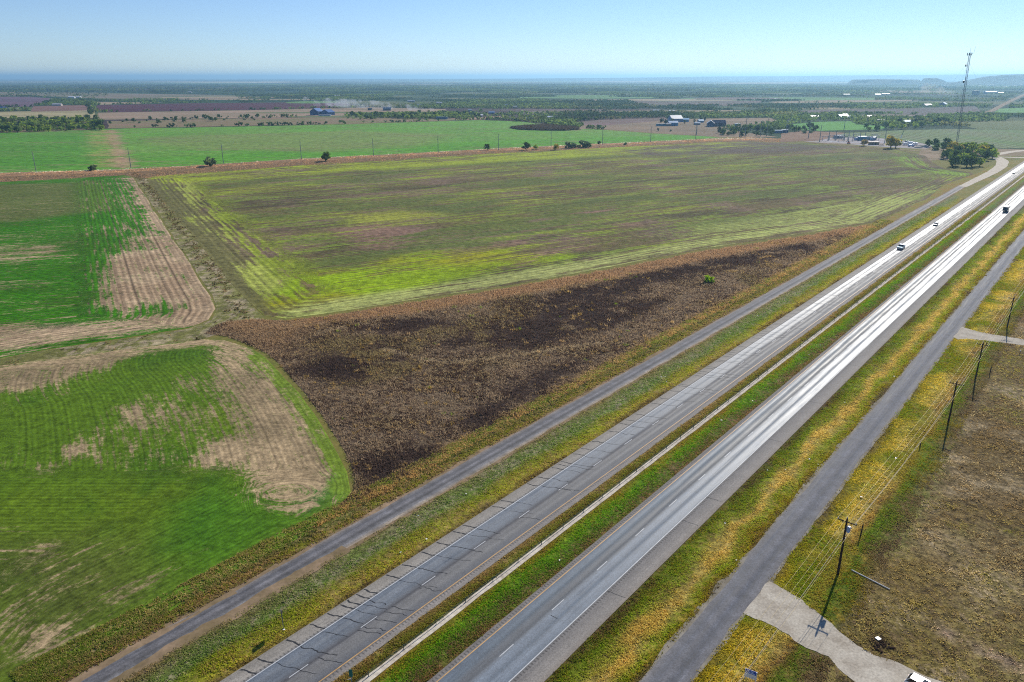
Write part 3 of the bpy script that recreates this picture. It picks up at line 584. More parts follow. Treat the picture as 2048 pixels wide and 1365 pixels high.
flat('driveway', [(1486, 1226), (1512, 1190), (1536, 1163), (1555, 1175), (1581, 1190), (1610, 1210), (1655, 1240), (1686, 1270), (1711, 1290), (1748, 1312), (1786, 1325), (1831, 1340), (1868, 1357), (1930, 1392), (1880, 1450), (1760, 1405), (1711, 1366), (1698, 1355), (1676, 1337), (1656, 1317), (1611, 1300), (1573, 1272), (1536, 1250)], GRV, .076, .7, .8)
flat('driveway', [(1903, 672), (1925, 655), (1960, 665), (2048, 680), (2140, 692), (2140, 706), (2048, 692), (1962, 681), (1935, 679), (1915, 680)], GRV, .076, .4, 2.5)
def road_px(name, line, mat, z, amp=.6):
    pts = [(G(a, b), w_) for a, b, w_ in line]; P = []; W = []
    for i in range(len(pts) - 1):
        for k in range(8):
            t = k / 8; P.append(Vector(pts[i][0]).lerp(Vector(pts[i + 1][0]), t)); W.append(pts[i][1] * (1 - t) + pts[i + 1][1] * t)
    P.append(Vector(pts[-1][0])); W.append(pts[-1][1])
    for _ in range(6): P = [P[0]] + [(P[i - 1] + P[i] * 2 + P[i + 1]) / 4 for i in range(1, len(P) - 1)] + [P[-1]]
    V = []; F = []
    for i, p in enumerate(P):
        tn = (P[min(i + 1, len(P) - 1)] - P[max(i - 1, 0)]).normalized(); nn = Vector((-tn.y, tn.x))
        for s_ in (-1, 1): q = p + nn * s_ * (W[i] / 2 + random.uniform(-amp, amp) * .3); V.append((q.x, q.y, z))
        if i: F.append((2 * i - 2, 2 * i - 1, 2 * i + 1, 2 * i))
    me = bpy.data.meshes.new(name); me.from_pydata(V, [], F); return tag(link(name, me, mat), kind='structure')
CONC = patch_mat('pale_concrete', S(216, 206, 188), S(178, 166, 148), .4, fine=1.5, contrast=.7)
road_px('ramp_road', [(1925, 374, 5.5), (1960, 357, 7), (1985, 345, 8), (2003, 333, 9), (2006, 322, 10), (1992, 315, 10), (1975, 313, 9)], CONC, .11)
road_px('ramp_road', [(1975, 313, 9), (2000, 308, 9), (2030, 303, 9), (2080, 299, 9)], CONC, .115)
road_px('ramp_road', [(1978, 314, 9), (2010, 315, 9), (2080, 317, 9)], CONC, .12)
road_px('dirt_road', [(1968, 226, 14), (1985, 222, 14), (2000, 213, 14), (2022, 202, 16), (2048, 190, 20), (2080, 178, 26)], DIRT, .12, 2)
road_px('dirt_road', [(1610, 284, 7), (1680, 290, 7), (1760, 296, 7), (1840, 303, 7), (1900, 309, 7), (1975, 315, 7)], DIRT, .13, 1)
# painted lines and tar seals, all belonging to their road
PAINTW = plain('white_road_paint', S(186, 188, 188), .65, var=.45, scale=1.6); PAINTY = plain('yellow_road_paint', S(194, 152, 92), .65, var=.45, scale=1.6); TAR = plain('tar_seal', S(40, 42, 46), .75, spec=.3, var=.2)
def quad_sd(mb, s0, s1, d0, d1, z): mb.add([SD(s0, d0) + (z,), SD(s0, d1) + (z,), SD(s1, d1) + (z,), SD(s1, d0) + (z,)], [(0, 1, 2, 3)])
def line_part(road, name, d, wd, mat, dash=None, s1=2200):
    mb = MB(); s = -15.0
    if dash:
        s = dash % 12.19 - 24.38
        while s < s1: quad_sd(mb, s, s + 3.05, d - wd / 2, d + wd / 2, .106); s += 12.19
    else:
        while s < s1: quad_sd(mb, s, s + 25, d - wd / 2, d + wd / 2, .106); s += 25
    return mb.build(name, mat, road)
line_part(hwW, 'edge_line', -75.8, .16, PAINTW); line_part(hwW, 'lane_dashes', -72.06, .14, PAINTW, 54.8); line_part(hwW, 'edge_line', -68.36, .16, PAINTY)
line_part(hwE, 'edge_line', -56.4, .16, PAINTY); line_part(hwE, 'lane_dashes', -52.92, .14, PAINTW, 75.1); line_part(hwE, 'edge_line', -49.05, .16, PAINTW)
def crack(mb, s, da, db, wd, z, sk=0.35, am=.35):
    n = max(4, int(abs(db - da) / .35)); ph = random.uniform(0, 60); pts = []
    for i in range(n + 1):
        d = da + (db - da) * i / n; pts.append((s + sk * (d - da) + (float(fbm(np.array([d + ph]), np.array([s]), .9, 3, 4)[0]) - .5) * 2 * am, d))
    for i in range(n):
        (sa, a), (sb, b_) = pts[i], pts[i + 1]; w0 = wd * random.uniform(.7, 1.2)
        mb.add([SD(sa - w0 / 2, a) + (z,), SD(sb - w0 / 2, b_) + (z,), SD(sb + w0 / 2, b_) + (z,), SD(sa + w0 / 2, a) + (z,)], [(0, 1, 2, 3)])
mb = MB(); s = 20.0; kz = 0
while s < 420:
    z = .108 + .001 * (kz % 4); kz += 1
    crack(mb, s, -78.3, -75.9, .26, z)
    if random.random() < .9: crack(mb, s + random.uniform(.3, 1.2), -75.7, -72.2 + random.uniform(-1, 2.5), random.uniform(.07, .17), z + .0003, .4, .5)
    if random.random() < .45: crack(mb, s + random.uniform(-1, 1), -72, -68.8, .13, z, .5, .6)
    s += random.choice([random.uniform(1.2, 2.6), random.uniform(2.5, 5), random.uniform(4, 8.5)])
mb.build('tar_seals', TAR, hwW)
mb = MB()
for s in (84, 109, 119, 150, 176, 208): crack(mb, s, -49, -45.9, .12, .108, .1, .2)
crack(mb, 74, -52.4, -51.2, .12, .108, .1, .2)
mb.build('tar_seals', TAR, hwE)
# concrete strip under the cable barrier
cs = strip('concrete_strip', -64.4, -63.3, slist(10, 1400, 1.2, .01), 1, None, CONC, .09, .14, seed=9)
# ---- ditch lines and strips between the fields
GR_S = field_mat('bare_margin', 0.3, 1.0, 2.4, .9, .9, 2.0, 0.0, .4, .05, .4)
def margin(ca, cb, cc, bias, sc=10):
    def f(x, y):
        n = len(x); md = fbm(x, y, sc, 4, 31); A = lerp(const(S(*ca), n), S(*cc), smooth(.48, .66, md))
        return dict(colA=A, colB=const(S(*cb), n), bias=bias + 1.2 * (fbm(x, y, sc * .6, 3, 37) - .5), uvw=np.column_stack([x, y, 0 * x]))
    return f
DT = [(262, 343), (296, 350), (312, 378), (336, 412), (375, 460), (426, 518), (468, 568), (500, 608), (530, 636), (520, 648), (470, 658), (440, 668), (400, 680), (330, 688), (240, 700), (0, 732), (-420, 810), (-420, 785), (0, 714), (240, 680), (380, 658), (425, 640), (434, 618), (425, 592), (350, 478), (300, 402), (266, 352)]
sheet('ditch', [G(*q) for q in DT], 3.0, margin((166, 150, 122), (108, 108, 58), (128, 128, 70), .55, 7), GR_S, .035, 5, .8)
BM = [(-420, 372), (0, 346), (245, 339), (400, 331), (600, 318), (800, 308), (1000, 297), (1200, 288), (1400, 279), (1500, 275), (1560, 278), (1560, 287), (1500, 283), (1400, 287), (1200, 298), (1000, 308), (800, 321), (600, 333), (400, 348), (330, 353), (290, 358), (250, 351), (0, 365), (-420, 392)]
def berm(x, y):
    n = len(x); md = fbm(x, y, 16, 4, 31); p = [G(*q) for q in ((-420, 372), (0, 346), (245, 339), (600, 318), (1000, 297), (1400, 279), (1560, 276))]
    e = edist(p, x, y, False); A = lerp(const(S(166, 128, 92), n), S(142, 116, 82), smooth(.45, .65, md)); lo = smooth(22, 32, e)
    A = lerp(A, S(104, 90, 64), lo * .8); A = lerp(A, S(190, 172, 140), smooth(7, 3, e)); 
    return dict(colA=A, colB=const(S(128, 100, 74), n), bias=.4 + .9 * (fbm(x, y, 9, 3, 37) - .5), uvw=np.column_stack([x, y, 0 * x]))
sheet('berm', [G(*q) for q in BM], 6.0, berm, GR_S, .045, 9, 1.2)
# ---- FIELD 4, the green field behind the berm
P4 = [(-420, 280), (0, 266), (180, 260), (215, 258), (400, 255), (700, 249), (850, 244), (960, 240.5), (1040, 243.5), (1090, 249), (1110, 255), (1170, 258), (1300, 267), (1440, 275), (1390, 279), (1200, 288), (1000, 297), (800, 308), (600, 318), (400, 331), (245, 339), (0, 346), (-420, 372)]
def f4(x, y):
    n = len(x); st = fbm(x / 5, y, 16, 4, 51); md = fbm(x, y, 60, 3, 54)
    A = const(S(104, 146, 56), n); A = lerp(A, S(94, 152, 42), smooth(.5, .62, st)); A = lerp(A, S(84, 146, 30), lmask([(0, 330), (300, 325), (700, 305), (1000, 288), (1390, 275)], x, y, 25, 40) * .8)
    A = lerp(A, S(80, 136, 40), pmask([(-300, 270), (180, 262), (175, 335), (-300, 365)], x, y, 10) * .8)
    B = const(S(122, 122, 80), n)
    bias = .12 + .9 * (st - .5) + .5 * (md - .5)
    dull = pmask([(290, 275), (700, 262), (900, 270), (850, 292), (640, 305), (480, 300), (420, 300), (300, 290)], x, y, 25); A = lerp(A, S(122, 138, 72), dull * .7); bias = bias + .12 * dull
    bp_ = pmask([(212, 262), (232, 260), (262, 320), (268, 338), (232, 338), (225, 310)], x, y, 7); B = lerp(B, S(168, 138, 108), bp_); bias = bias + .75 * bp_
    sp = pmask([(172, 262), (215, 260), (232, 338), (180, 338)], x, y, 6); B = lerp(B, S(150, 138, 84), sp); bias = bias + .28 * sp
    return dict(colA=A, colB=B, bias=bias, uvw=np.column_stack([y - .06 * x, x, 0 * x]))
sheet('field', [G(*q) for q in P4], 11, f4, field_mat('green_field', 0.05, .1, 2.2, .35, .5, 5.0, .35, .2, .01, .25), 0.055, 14, 1.5)
# ---- far patches
far = [
 ('wood_floor', [(-300, 238), (205, 236), (208, 260), (0, 268), (-300, 276)], (96, 92, 60), (120, 104, 80), .02),
 ('field', [(-300, 226), (0, 224), (120, 222), (188, 221), (192, 236), (-300, 240)], (170, 158, 118), (142, 132, 96), .01),
 ('plowed_field', [(66, 213), (120, 211), (180, 211), (188, 221), (60, 224)], (134, 96, 88), (110, 88, 74), .02),
 ('plowed_field', [(-300, 194), (60, 194), (112, 198), (60, 214), (-300, 215)], (112, 84, 98), (92, 76, 84), .01),
 ('plowed_field', [(190, 211), (380, 207), (620, 205), (680, 207), (735, 214), (640, 217), (500, 220.5), (215, 225), (196, 221)], (88, 42, 50), (70, 36, 44), .012),
 ('pasture', [(196, 226), (500, 221), (740, 215), (890, 219), (900, 226), (700, 230), (680, 234), (200, 240)], (160, 134, 112), (132, 118, 92), .012),
 ('pasture', [(212, 243), (450, 238), (690, 234), (820, 238), (900, 238), (960, 239.5), (700, 248), (400, 254), (216, 257)], (138, 112, 92), (116, 114, 70), .02),
 ('pasture', [(185, 204), (330, 206), (200, 210)], (164, 142, 112), (140, 124, 100), .012),
 ('pasture', [(-300, 184), (200, 186), (470, 191), (480, 200), (220, 199), (60, 192), (-300, 191)], (142, 116, 104), (84, 100, 64), .006),
 ('pasture', [(1150, 262), (1180, 243), (1300, 239), (1540, 236), (1560, 245), (1440, 258), (1560, 275), (1450, 275), (1300, 266), (1180, 257)], (142, 120, 96), (118, 104, 82), .012),
 ('plowed_field', [(1120, 248), (1200, 240), (1330, 236), (1340, 241), (1200, 252)], (124, 98, 96), (104, 88, 74), .015),
 ('field', [(1580, 249), (1640, 244), (1700, 243), (1712, 249), (1790, 254), (1760, 259), (1640, 262), (1580, 258)], (92, 146, 54), (78, 128, 52), .012),
 ('plowed_field', [(1580, 223), (1640, 220), (1800, 218), (1950, 213), (1965, 226), (1900, 232), (1700, 226), (1620, 230)], (104, 88, 88), (86, 80, 70), .01),
 ('plowed_field', [(1250, 201), (1540, 202), (1480, 212), (1300, 212)], (106, 82, 82), (88, 88, 66), .008),
 ('field', [(1310, 203), (1370, 197), (1560, 195), (1760, 196), (1740, 203), (1540, 201)], (96, 134, 70), (84, 118, 62), .008),
 ('pasture', [(1090, 200), (1230, 200), (1250, 203), (1100, 203)], (150, 130, 100), (120, 112, 84), .01),
 ('field', [(2000, 218), (2080, 214), (2080, 226), (1990, 226)], (104, 150, 76), (92, 134, 70), .012),
 ('pasture', [(1700, 232), (1780, 229), (1860, 231), (1850, 236), (1720, 236)], (150, 128, 116), (122, 108, 92), .012),
 ('pasture', [(1560, 268), (1600, 262), (1690, 266), (1640, 282), (1560, 285)], (140, 112, 88), (120, 92, 74), .02),
 ('pasture', [(880, 238), (1000, 233), (1010, 238), (960, 239.5)], (164, 134, 112), (140, 112, 92), .02),
 ('plowed_field', [(1030, 224), (1200, 219), (1210, 223), (1060, 229)], (116, 96, 90), (96, 96, 70), .012),
 ('field', [(1900, 246), (2100, 240), (2100, 262), (1960, 259)], (112, 116, 74), (92, 104, 60), .012),
]
R_ = random.Random(21)
for i in range(26):                      # clearings and fields let into the far scrub
    cx_, cy_ = R_.uniform(420, 1700), R_.choice([R_.uniform(162, 175), R_.uniform(172, 200), R_.uniform(200, 234)]); hw, hh_ = R_.uniform(50, 200), R_.uniform(1.1, 2.6) * (1 if cy_ > 185 else .5); sl_ = R_.uniform(-.012, .006)
    ca, cb = R_.choice([((150, 130, 104), (122, 110, 84)), ((96, 132, 66), (86, 116, 60)), ((120, 96, 92), (96, 84, 70)), ((166, 146, 116), (130, 118, 88)), ((108, 120, 70), (92, 100, 60))])
    far.append(('pasture', [(cx_ - hw, cy_ + sl_ * -hw - hh_ * .3), (cx_ - hw * .3, cy_ - hh_), (cx_ + hw, cy_ + sl_ * hw - hh_ * .5), (cx_ + hw * .8, cy_ + sl_ * hw + hh_ * .4), (cx_, cy_ + hh_), (cx_ - hw * .9, cy_ - sl_ * hw + hh_ * .6)], ca, cb, .01))
for i in range(34):                      # pale clearings and dark woods out towards the horizon
    cx_, cy_ = R_.uniform(-50, 2050), 157.6 + 9 * R_.random() ** 1.3; hw, hh_ = R_.uniform(40, 260), .12 + .07 * (cy_ - 156.5) * R_.uniform(.5, 1.3)
    ca, cb = R_.choice([((196, 178, 150), (150, 140, 110)), ((24, 38, 24), (36, 48, 30)), ((120, 140, 90), (100, 120, 80)), ((26, 40, 28), (44, 56, 36))])
    far.append(('pasture', [(cx_ - hw, cy_), (cx_ - hw * .3, cy_ - hh_), (cx_ + hw * .6, cy_ - hh_ * .8), (cx_ + hw, cy_ + hh_ * .1), (cx_ + hw * .2, cy_ + hh_), (cx_ - hw * .7, cy_ + hh_ * .7)], ca, cb, .001))
for i, (nm, pl, ca, cb, sc_) in enumerate(far):
    flat(nm, pl, patch_mat(nm + '_cover', S(*ca), S(*cb), sc_, (0.35, 1), .05, 0, .12), .03 + .004 * i, 4 if sc_ > .002 else 60, 40 if sc_ > .002 else 400)
flat('field', [(1640, 268), (1750, 264), (1800, 261), (1900, 258.5), (2100, 261), (2100, 296), (1960, 298), (1900, 297), (1830, 290), (1790, 282)], patch_mat('drilled_field', S(96, 122, 66), S(110, 118, 82), .02, (1, .12), .30, 13, .1), .03, 2, 20)
flat('yard', [(1600, 281), (1650, 276), (1740, 275), (1830, 284), (1865, 292), (1850, 299), (1780, 295), (1700, 289), (1620, 285)], patch_mat('crushed_stone', S(168, 166, 172), S(150, 136, 122), .03, fine=.3), .05, 2, 12)
flat('bare_ground', [(1850, 292), (1900, 298), (1985, 298), (2070, 300), (2070, 312), (1985, 312), (1900, 320), (1850, 322), (1835, 314), (1842, 300)], patch_mat('bare_earth', S(150, 130, 108), S(116, 104, 72), .03, fine=.3), .04, 2, 12)
flat('verge', [(1895, 384), (1950, 353), (1990, 337), (2000, 322), (2070, 318), (2070, 345), (2000, 372), (1940, 402)], patch_mat('dry_verge', S(140, 124, 70), S(116, 116, 56), .04, fine=.4), .04, 1.5, 12)
flat('verge', [(1885, 372), (1960, 345), (1985, 330), (1985, 345), (1900, 385), (1760, 455), (1740, 452), (1850, 400)], patch_mat('green_margin', S(124, 128, 56), S(140, 112, 60), .06, fine=.5), .058, 1.5, 10)
# ---- hills on the horizon
HM = patch_mat('hill_scrub', S(30, 44, 32), S(58, 62, 44), .004, fine=.02)
def hill(name, px0, px1, top, D, depth, prof_):
    """a ridge: prof_ = [(t across, height 0-1)]; steep front, long back"""
    x0 = (px0 - 1024) / FPX * D; x1 = (px1 - 1024) / FPX * D; n = 60; V = []; F = []
    ts = np.linspace(0, 1, n); hs = np.interp(ts, [q[0] for q in prof_], [q[1] for q in prof_]) * top
    xs = x0 + (x1 - x0) * ts; hs = np.maximum(hs + (fbm(xs, xs * 0, depth * .35, 3, 3) - .5) * top * .12 * (hs > 0.05 * top), 0)
    cols_ = [(-depth * .6, 0), (-depth * .38, .45), (-depth * .18, .9), (0, 1.0), (depth * .5, .98), (depth * 1.2, 0)]
    for x_, h_ in zip(xs, hs):
        for dy, k in cols_: V.append((x_ * (1 + dy / D), D + dy + (float(vnoise(np.array([x_ / 180.]), np.array([dy / 100.]))[0]) - .5) * depth * .25, h_ * k - .5))
    m_ = len(cols_)
    for i in range(n - 1):
        for k in range(m_ - 1): F.append((i * m_ + k, (i + 1) * m_ + k, (i + 1) * m_ + k + 1, i * m_ + k + 1))
    me = bpy.data.meshes.new(name); me.from_pydata(V, [], F); o = link(name, me, HM); bm = bmesh.new(); bm.from_mesh(me); bmesh.ops.recalc_face_normals(bm, faces=bm.faces); bm.to_mesh(me); bm.free()
    return tag(o, kind='structure')
hill('hills', 1845, 2110, 103, 8200, 1100, [(0, 0), (.12, .35), (.3, .8), (.38, .96), (.66, 1), (.72, .9), (.85, .55), (1, .2)])
hill('hills', 1655, 1805, 55, 8100, 700, [(0, 0), (.06, .9), (.5, 1), (.92, .95), (1, 0)])
hill('hills', 1795, 1850, 63, 8000, 500, [(0, 0), (.15, 1), (.55, 1), (.8, .6), (1, 0)])
hill('hills', 1764, 1890, 34, 7700, 400, [(0, 0), (.2, .7), (.75, .8), (.85, .8), (1, 0)])
hill('hills', 300, 2500, 170, 20000, 5000, [(0, 0), (.3, .18), (.5, .5), (.7, .8), (.85, 1), (1, 1)])
# ================================================================== LOW VEGETATION (stuff)
def tufts(name, x, y, col, h, wd, K=5, spread=.25, z=0.03, lean=.5, mat=None):
    n = len(x); x = np.repeat(x, K); y = np.repeat(y, K); h = np.repeat(h, K); wd = np.repeat(wd, K); N_ = n * K
    col = np.repeat(col, K, 0) * RNG.uniform(.75, 1.3, (N_, 1)); sp = spread * (h / max(1e-6, h.mean()))
    bx = x + RNG.normal(0, 1, N_) * sp; by = y + RNG.normal(0, 1, N_) * sp
    a = RNG.uniform(0, 2 * PI, N_); hh = h * RNG.uniform(.55, 1.15, N_)
    tx = bx + RNG.normal(0, lean, N_) * hh; ty = by + RNG.normal(0, lean, N_) * hh
    dx = np.cos(a) * wd * .5; dy = np.sin(a) * wd * .5
    V = np.empty((N_, 3, 3)); V[:, 0] = np.column_stack([bx - dx, by - dy, np.full(N_, z)]); V[:, 1] = np.column_stack([bx + dx, by + dy, np.full(N_, z)]); V[:, 2] = np.column_stack([tx, ty, z + hh])
    C = np.repeat(np.clip(col, 0, 1), 3, 0)
    o = big_mesh(name, V.reshape(-1, 3), np.arange(N_ * 3), 3, mat or GRASS, dict(colA=C)); return tag(o, kind='stuff')
def scatter_sd(n, s0, s1, d0, d1, pw=1.7):
    """thicker near, thinner far"""
    s = s0 + (s1 - s0) * RNG.uniform(0, 1, n) ** pw; d = RNG.uniform(d0, d1, n); return s * SA + d * CA, s * CA - d * SA
def pick(func, x, y, gain=1.0):
    a = func(x, y); f = (RNG.uniform(0, 1, len(x)) < np.clip(a['bias'], .03, .97))[:, None]
    return np.where(f, a['colB'], a['colA']) * gain
def size_far(x, y, h):
    r = np.hypot(x, y); return h * (1 + np.maximum(0, r - 130) / 300)
def verge_tufts(name, n, s0, s1, d0, d1, func, h, gain=2.1, wd=.12):
    x, y = scatter_sd(n, s0, s1, d0, d1); cl = fbm(x, y, 3.0, 3, 301); k = RNG.uniform(0, 1, n) < smooth(.3, .6, cl) + .15; k &= ~(inside(DR1, x, y) | inside(DR2, x, y)); x, y = x[k], y[k]
    hh = size_far(x, y, h * .5 * (.5 + 1.1 * fbm(x, y, 2.2, 3, 310))); return tufts(name, x, y, pick(func, x, y, gain), hh, hh * .55 + wd * .5, 5, .2)
DR1 = [G(*q) for q in [(1486, 1226), (1512, 1190), (1536, 1163), (1555, 1175), (1581, 1190), (1610, 1210), (1655, 1240), (1686, 1270), (1711, 1290), (1748, 1312), (1786, 1325), (1831, 1340), (1868, 1357), (1930, 1392), (1880, 1450), (1760, 1405), (1711, 1366), (1698, 1355), (1676, 1337), (1656, 1317), (1611, 1300), (1573, 1272), (1536, 1250)]]
DR2 = [G(*q) for q in [(1903, 672), (1925, 655), (1960, 665), (2048, 680), (2140, 692), (2140, 706), (2048, 692), (1962, 681), (1935, 679), (1915, 680)]]
verge_tufts('grass', 40000, 24, 520, -88.6, -78.8, v_left, .38)
verge_tufts('grass', 20000, 40, 520, -66.8, -64.7, v_med, .40); verge_tufts('grass', 34000, 40, 520, -63.0, -57.6, v_med, .36)
verge_tufts('grass', 46000, 55, 520, -45.2, -35.9, v_right, .38)
verge_tufts('grass', 46000, 64, 420, -30.4, -17.0, v_far, .36)
verge_tufts('grass', 30000, 20, 450, -101.5, -94.2, out_fun, .55)
# dead weeds on the brown field
bx = np.array([q[0] for q in PBg]); by = np.array([q[1] for q in PBg])
n = 330000; s = 62 + 520 * RNG.uniform(0, 1, n) ** 1.45; d = RNG.uniform(-300, -96, n); x, y = s * SA + d * CA, s * CA - d * SA
k = inside(PBg, x, y); x, y = x[k], y[k]; hh = size_far(x, y, .2 + .5 * fbm(x, y, 5, 3, 401) ** 1.2)
tufts('weeds', x, y, pick(brown_fun, x, y, 2.05), hh, hh * .34 + .05, 5, .32)
n = 5200; s = 62 + 480 * RNG.uniform(0, 1, n) ** 1.3; d = RNG.uniform(-300, -98, n); x, y = s * SA + d * CA, s * CA - d * SA
k = inside(PBg, x, y) & (RNG.uniform(0, 1, n) < smooth(.38, .6, fbm(x, y, 16, 3, 440))); x, y = x[k], y[k]; hh = size_far(x, y, RNG.uniform(.35, .8, len(x)))
cc = lerp(const(S(196, 164, 116), len(x)), S(170, 140, 70), RNG.uniform(0, 1, len(x))) * 1.15; g_ = RNG.uniform(0, 1, len(x)) < .06; cc[g_] = np.array(S(120, 140, 40)) * 1.6
tufts('weeds', x, y, cc, hh, hh * .28, 12, .3, lean=.6)
# rough dry growth on the right
n = 85000; s = 60 + 260 * RNG.uniform(0, 1, n) ** 1.5; d = RNG.uniform(-17, 80, n); x, y = s * SA + d * CA, s * CA - d * SA
k = ~(inside(DR1, x, y) | inside(DR2, x, y)) & (RNG.uniform(0, 1, n) < .3 + .7 * smooth(.4, .6, fbm(x, y, 4, 3, 410))); x, y = x[k], y[k]; hh = size_far(x, y, .08 + .34 * fbm(x, y, 3, 3, 411) ** 1.3)
tufts('weeds', x, y, pick(right_fun, x, y, 2.5), hh, hh * .6 + .08, 5, .22)
# tall grass on the berm and along the ditch
def poly_scatter(poly, n):
    xs = [q[0] for q in poly]; ys = [q[1] for q in poly]; x = RNG.uniform(min(xs), max(xs), n); y = RNG.uniform(min(ys), max(ys), n); k = inside(poly, x, y); return x[k], y[k]
x, y = poly_scatter([G(*q) for q in BM], 60000); k = fbm(x, y, 12, 3, 5) > .42; x, y = x[k], y[k]
tufts('tall_grass', x, y, pick(berm, x, y, 2.6), RNG.uniform(.3, .9, len(x)), RNG.uniform(.5, 1.1, len(x)), 4, .7)
dl_ = [G(*q) for q in ((268, 346), (310, 390), (360, 455), (410, 520), (445, 565), (470, 610), (490, 640))]
x, y = poly_scatter([G(*q) for q in DT], 60000); e = edist(dl_, x + 6, y, False); k = RNG.uniform(0, 1, len(x)) < np.exp(-(edist(dl_, x, y, False) / 2.6) ** 2) * .45 + .03 ; x, y = x[k], y[k]
cc = lerp(const(S(84, 76, 48), len(x)), S(132, 112, 78), RNG.uniform(0, 1, len(x)))
tufts('tall_grass', x, y, cc * 1.4, RNG.uniform(.25, 1.0, len(x)), RNG.uniform(.3, .8, len(x)), 5, .5)
# reeds standing in the green field
RD = [(1022, 257), (1050, 254), (1090, 252), (1120, 253), (1150, 257), (1158, 260), (1130, 262), (1080, 261.5), (1040, 260)]
x, y = poly_scatter([G(*q) for q in RD], 9000); cc = lerp(const(S(62, 52, 44), len(x)), S(104, 88, 66), RNG.uniform(0, 1, len(x)))
tufts('reeds', x, y, cc, RNG.uniform(2.5, 4.2, len(x)), RNG.uniform(1.2, 2.2, len(x)), 4, 1.4, lean=.15)

# ================================================================== TREES
def crown_arrays(h, r, nclump, per, leaf, cA, cB, base=.3, seed=0, flat_=.8):
    R = np.random.default_rng(seed); V = []; C = []
    for c in range(nclump):
        a = R.uniform(0, 2 * PI); q = r * math.sqrt(R.uniform(0, 1)) * .75; zc = h * base + (h * (1 - base) * .85) * R.uniform(.1, 1) * (1 - .35 * (q / r) ** 2); cx, cy = q * math.cos(a), q * math.sin(a)
        cr = r * R.uniform(.28, .48); t = R.uniform(0, 1); col = np.array(cA) * (1 - t) + np.array(cB) * t; col = col * R.uniform(.7, 1.3) * 2.1
        for i in range(per):
            dv = R.normal(0, 1, 3); dv /= np.linalg.norm(dv); p = np.array([cx, cy, zc]) + dv * cr * R.uniform(.6, 1.05) * np.array([1, 1, flat_])
            nv = dv + R.normal(0, .6, 3); nv /= np.linalg.norm(nv); u = np.cross(nv, [0.3, .2, 1]); u /= np.linalg.norm(u); w_ = np.cross(nv, u); sz = leaf * R.uniform(.6, 1.3)
            V += [p - u * sz - w_ * sz * .6, p + u * sz - w_ * sz * .5, p + u * sz * .7 + w_ * sz, p - u * sz * .6 + w_ * sz * .8]; C += [col * R.uniform(.85, 1.15)] * 4
    return np.array(V), np.clip(np.array(C), 0, 1)
def make_tree(name, h, r, nclump, per, leaf, cA, cB, base=.3, seed=0, trunk=True):
    root = empty(name, (0, 0, 0)); V, C = crown_arrays(h, r, nclump, per, leaf, cA, cB, base, seed)
    big_mesh('crown', V, np.arange(len(V)), 4, LEAF, dict(colA=C), root)
    mb = MB(); R = random.Random(seed); tr = h * .035
    mb.tube((0, 0, -.1), (0, 0, h * .45), tr * 1.3, tr * .8, 7)
    for i in range(5):
        a = i * 2 * PI / 5 + R.uniform(-.4, .4); q = r * R.uniform(.4, .65)
        mb.tube((0, 0, h * R.uniform(.18, .4)), (q * math.cos(a), q * math.sin(a), h * R.uniform(.55, .75)), tr * .6, tr * .2, 5)
    mb.build('trunk', BARK, root); return root
DK = (S(46, 62, 28), S(74, 92, 36)); OL = (S(78, 100, 30), S(132, 144, 46)); YE = (S(118, 116, 40), S(150, 128, 52)); BG = (S(58, 74, 50), S(88, 100, 62)); BR = (S(104, 84, 52), S(120, 108, 60))
PROTO = {}
def proto(key):
    if key not in PROTO:
        kind, var = key; sd_ = hash(kind) % 50 + var * 7 + 3 if False else (sum(map(ord, kind)) + var * 31)
        if kind == 'dark': o = make_tree('tree', 8, 3.8, 16, 16, .62, *DK, .22, sd_)
        elif kind == 'olive': o = make_tree('tree', 7, 4.0, 16, 15, .60, *OL, .22, sd_)
        elif kind == 'autumn': o = make_tree('tree', 8, 4.0, 16, 15, .62, *YE, .2, sd_)
        elif kind == 'brown': o = make_tree('tree', 7, 3.5, 14, 14, .6, *BR, .2, sd_)
        elif kind == 'evergreen': o = make_tree('tree', 9, 2.6, 18, 16, .55, S(26, 44, 30), S(44, 62, 36), .1, sd_)
        elif kind == 'shrub': o = make_tree('shrub', 3.2, 2.6, 11, 14, .5, *BG, .05, sd_)
        elif kind == 'greenshrub': o = make_tree('shrub', 3.0, 2.4, 12, 14, .45, S(100, 130, 20), S(130, 150, 30), .05, sd_)
        PROTO[key] = [o, False]
    return PROTO[key]
def plant(kind, x, y, sc, label, group=None, cat=None):
    p = proto((kind, random.randrange(3)))
    if not p[1]: o = p[0]; p[1] = True
    else: o = copy_tree(p[0])
    o.location = (x, y, 0); o.rotation_euler = (0, 0, random.uniform(0, 6.28)); q = sc * random.uniform(.9, 1.1); o.scale = (q * random.uniform(.9, 1.15), q * random.uniform(.9, 1.15), q)
    for k_ in ('group',):
        if k_ in o.keys(): del o[k_]
    tag(o, label, cat or ('shrub' if 'shrub' in kind else 'tree'), group); return o
def grove(pxpoly, n, kinds, s0, s1, label, group, mind=3.0):
    poly = [G(*q) for q in pxpoly]; xs = [q[0] for q in poly]; ys = [q[1] for q in poly]; got = []; tries = 0
    while len(got) < n and tries < n * 60:
        tries += 1; x = random.uniform(min(xs), max(xs)); y = random.uniform(min(ys), max(ys))
        if not inside(poly, np.array([x]), np.array([y]))[0] or any((x - a) ** 2 + (y - b) ** 2 < mind * mind for a, b in got): continue
        got.append((x, y)); plant(random.choice(kinds), x, y, random.uniform(s0, s1), label, group)
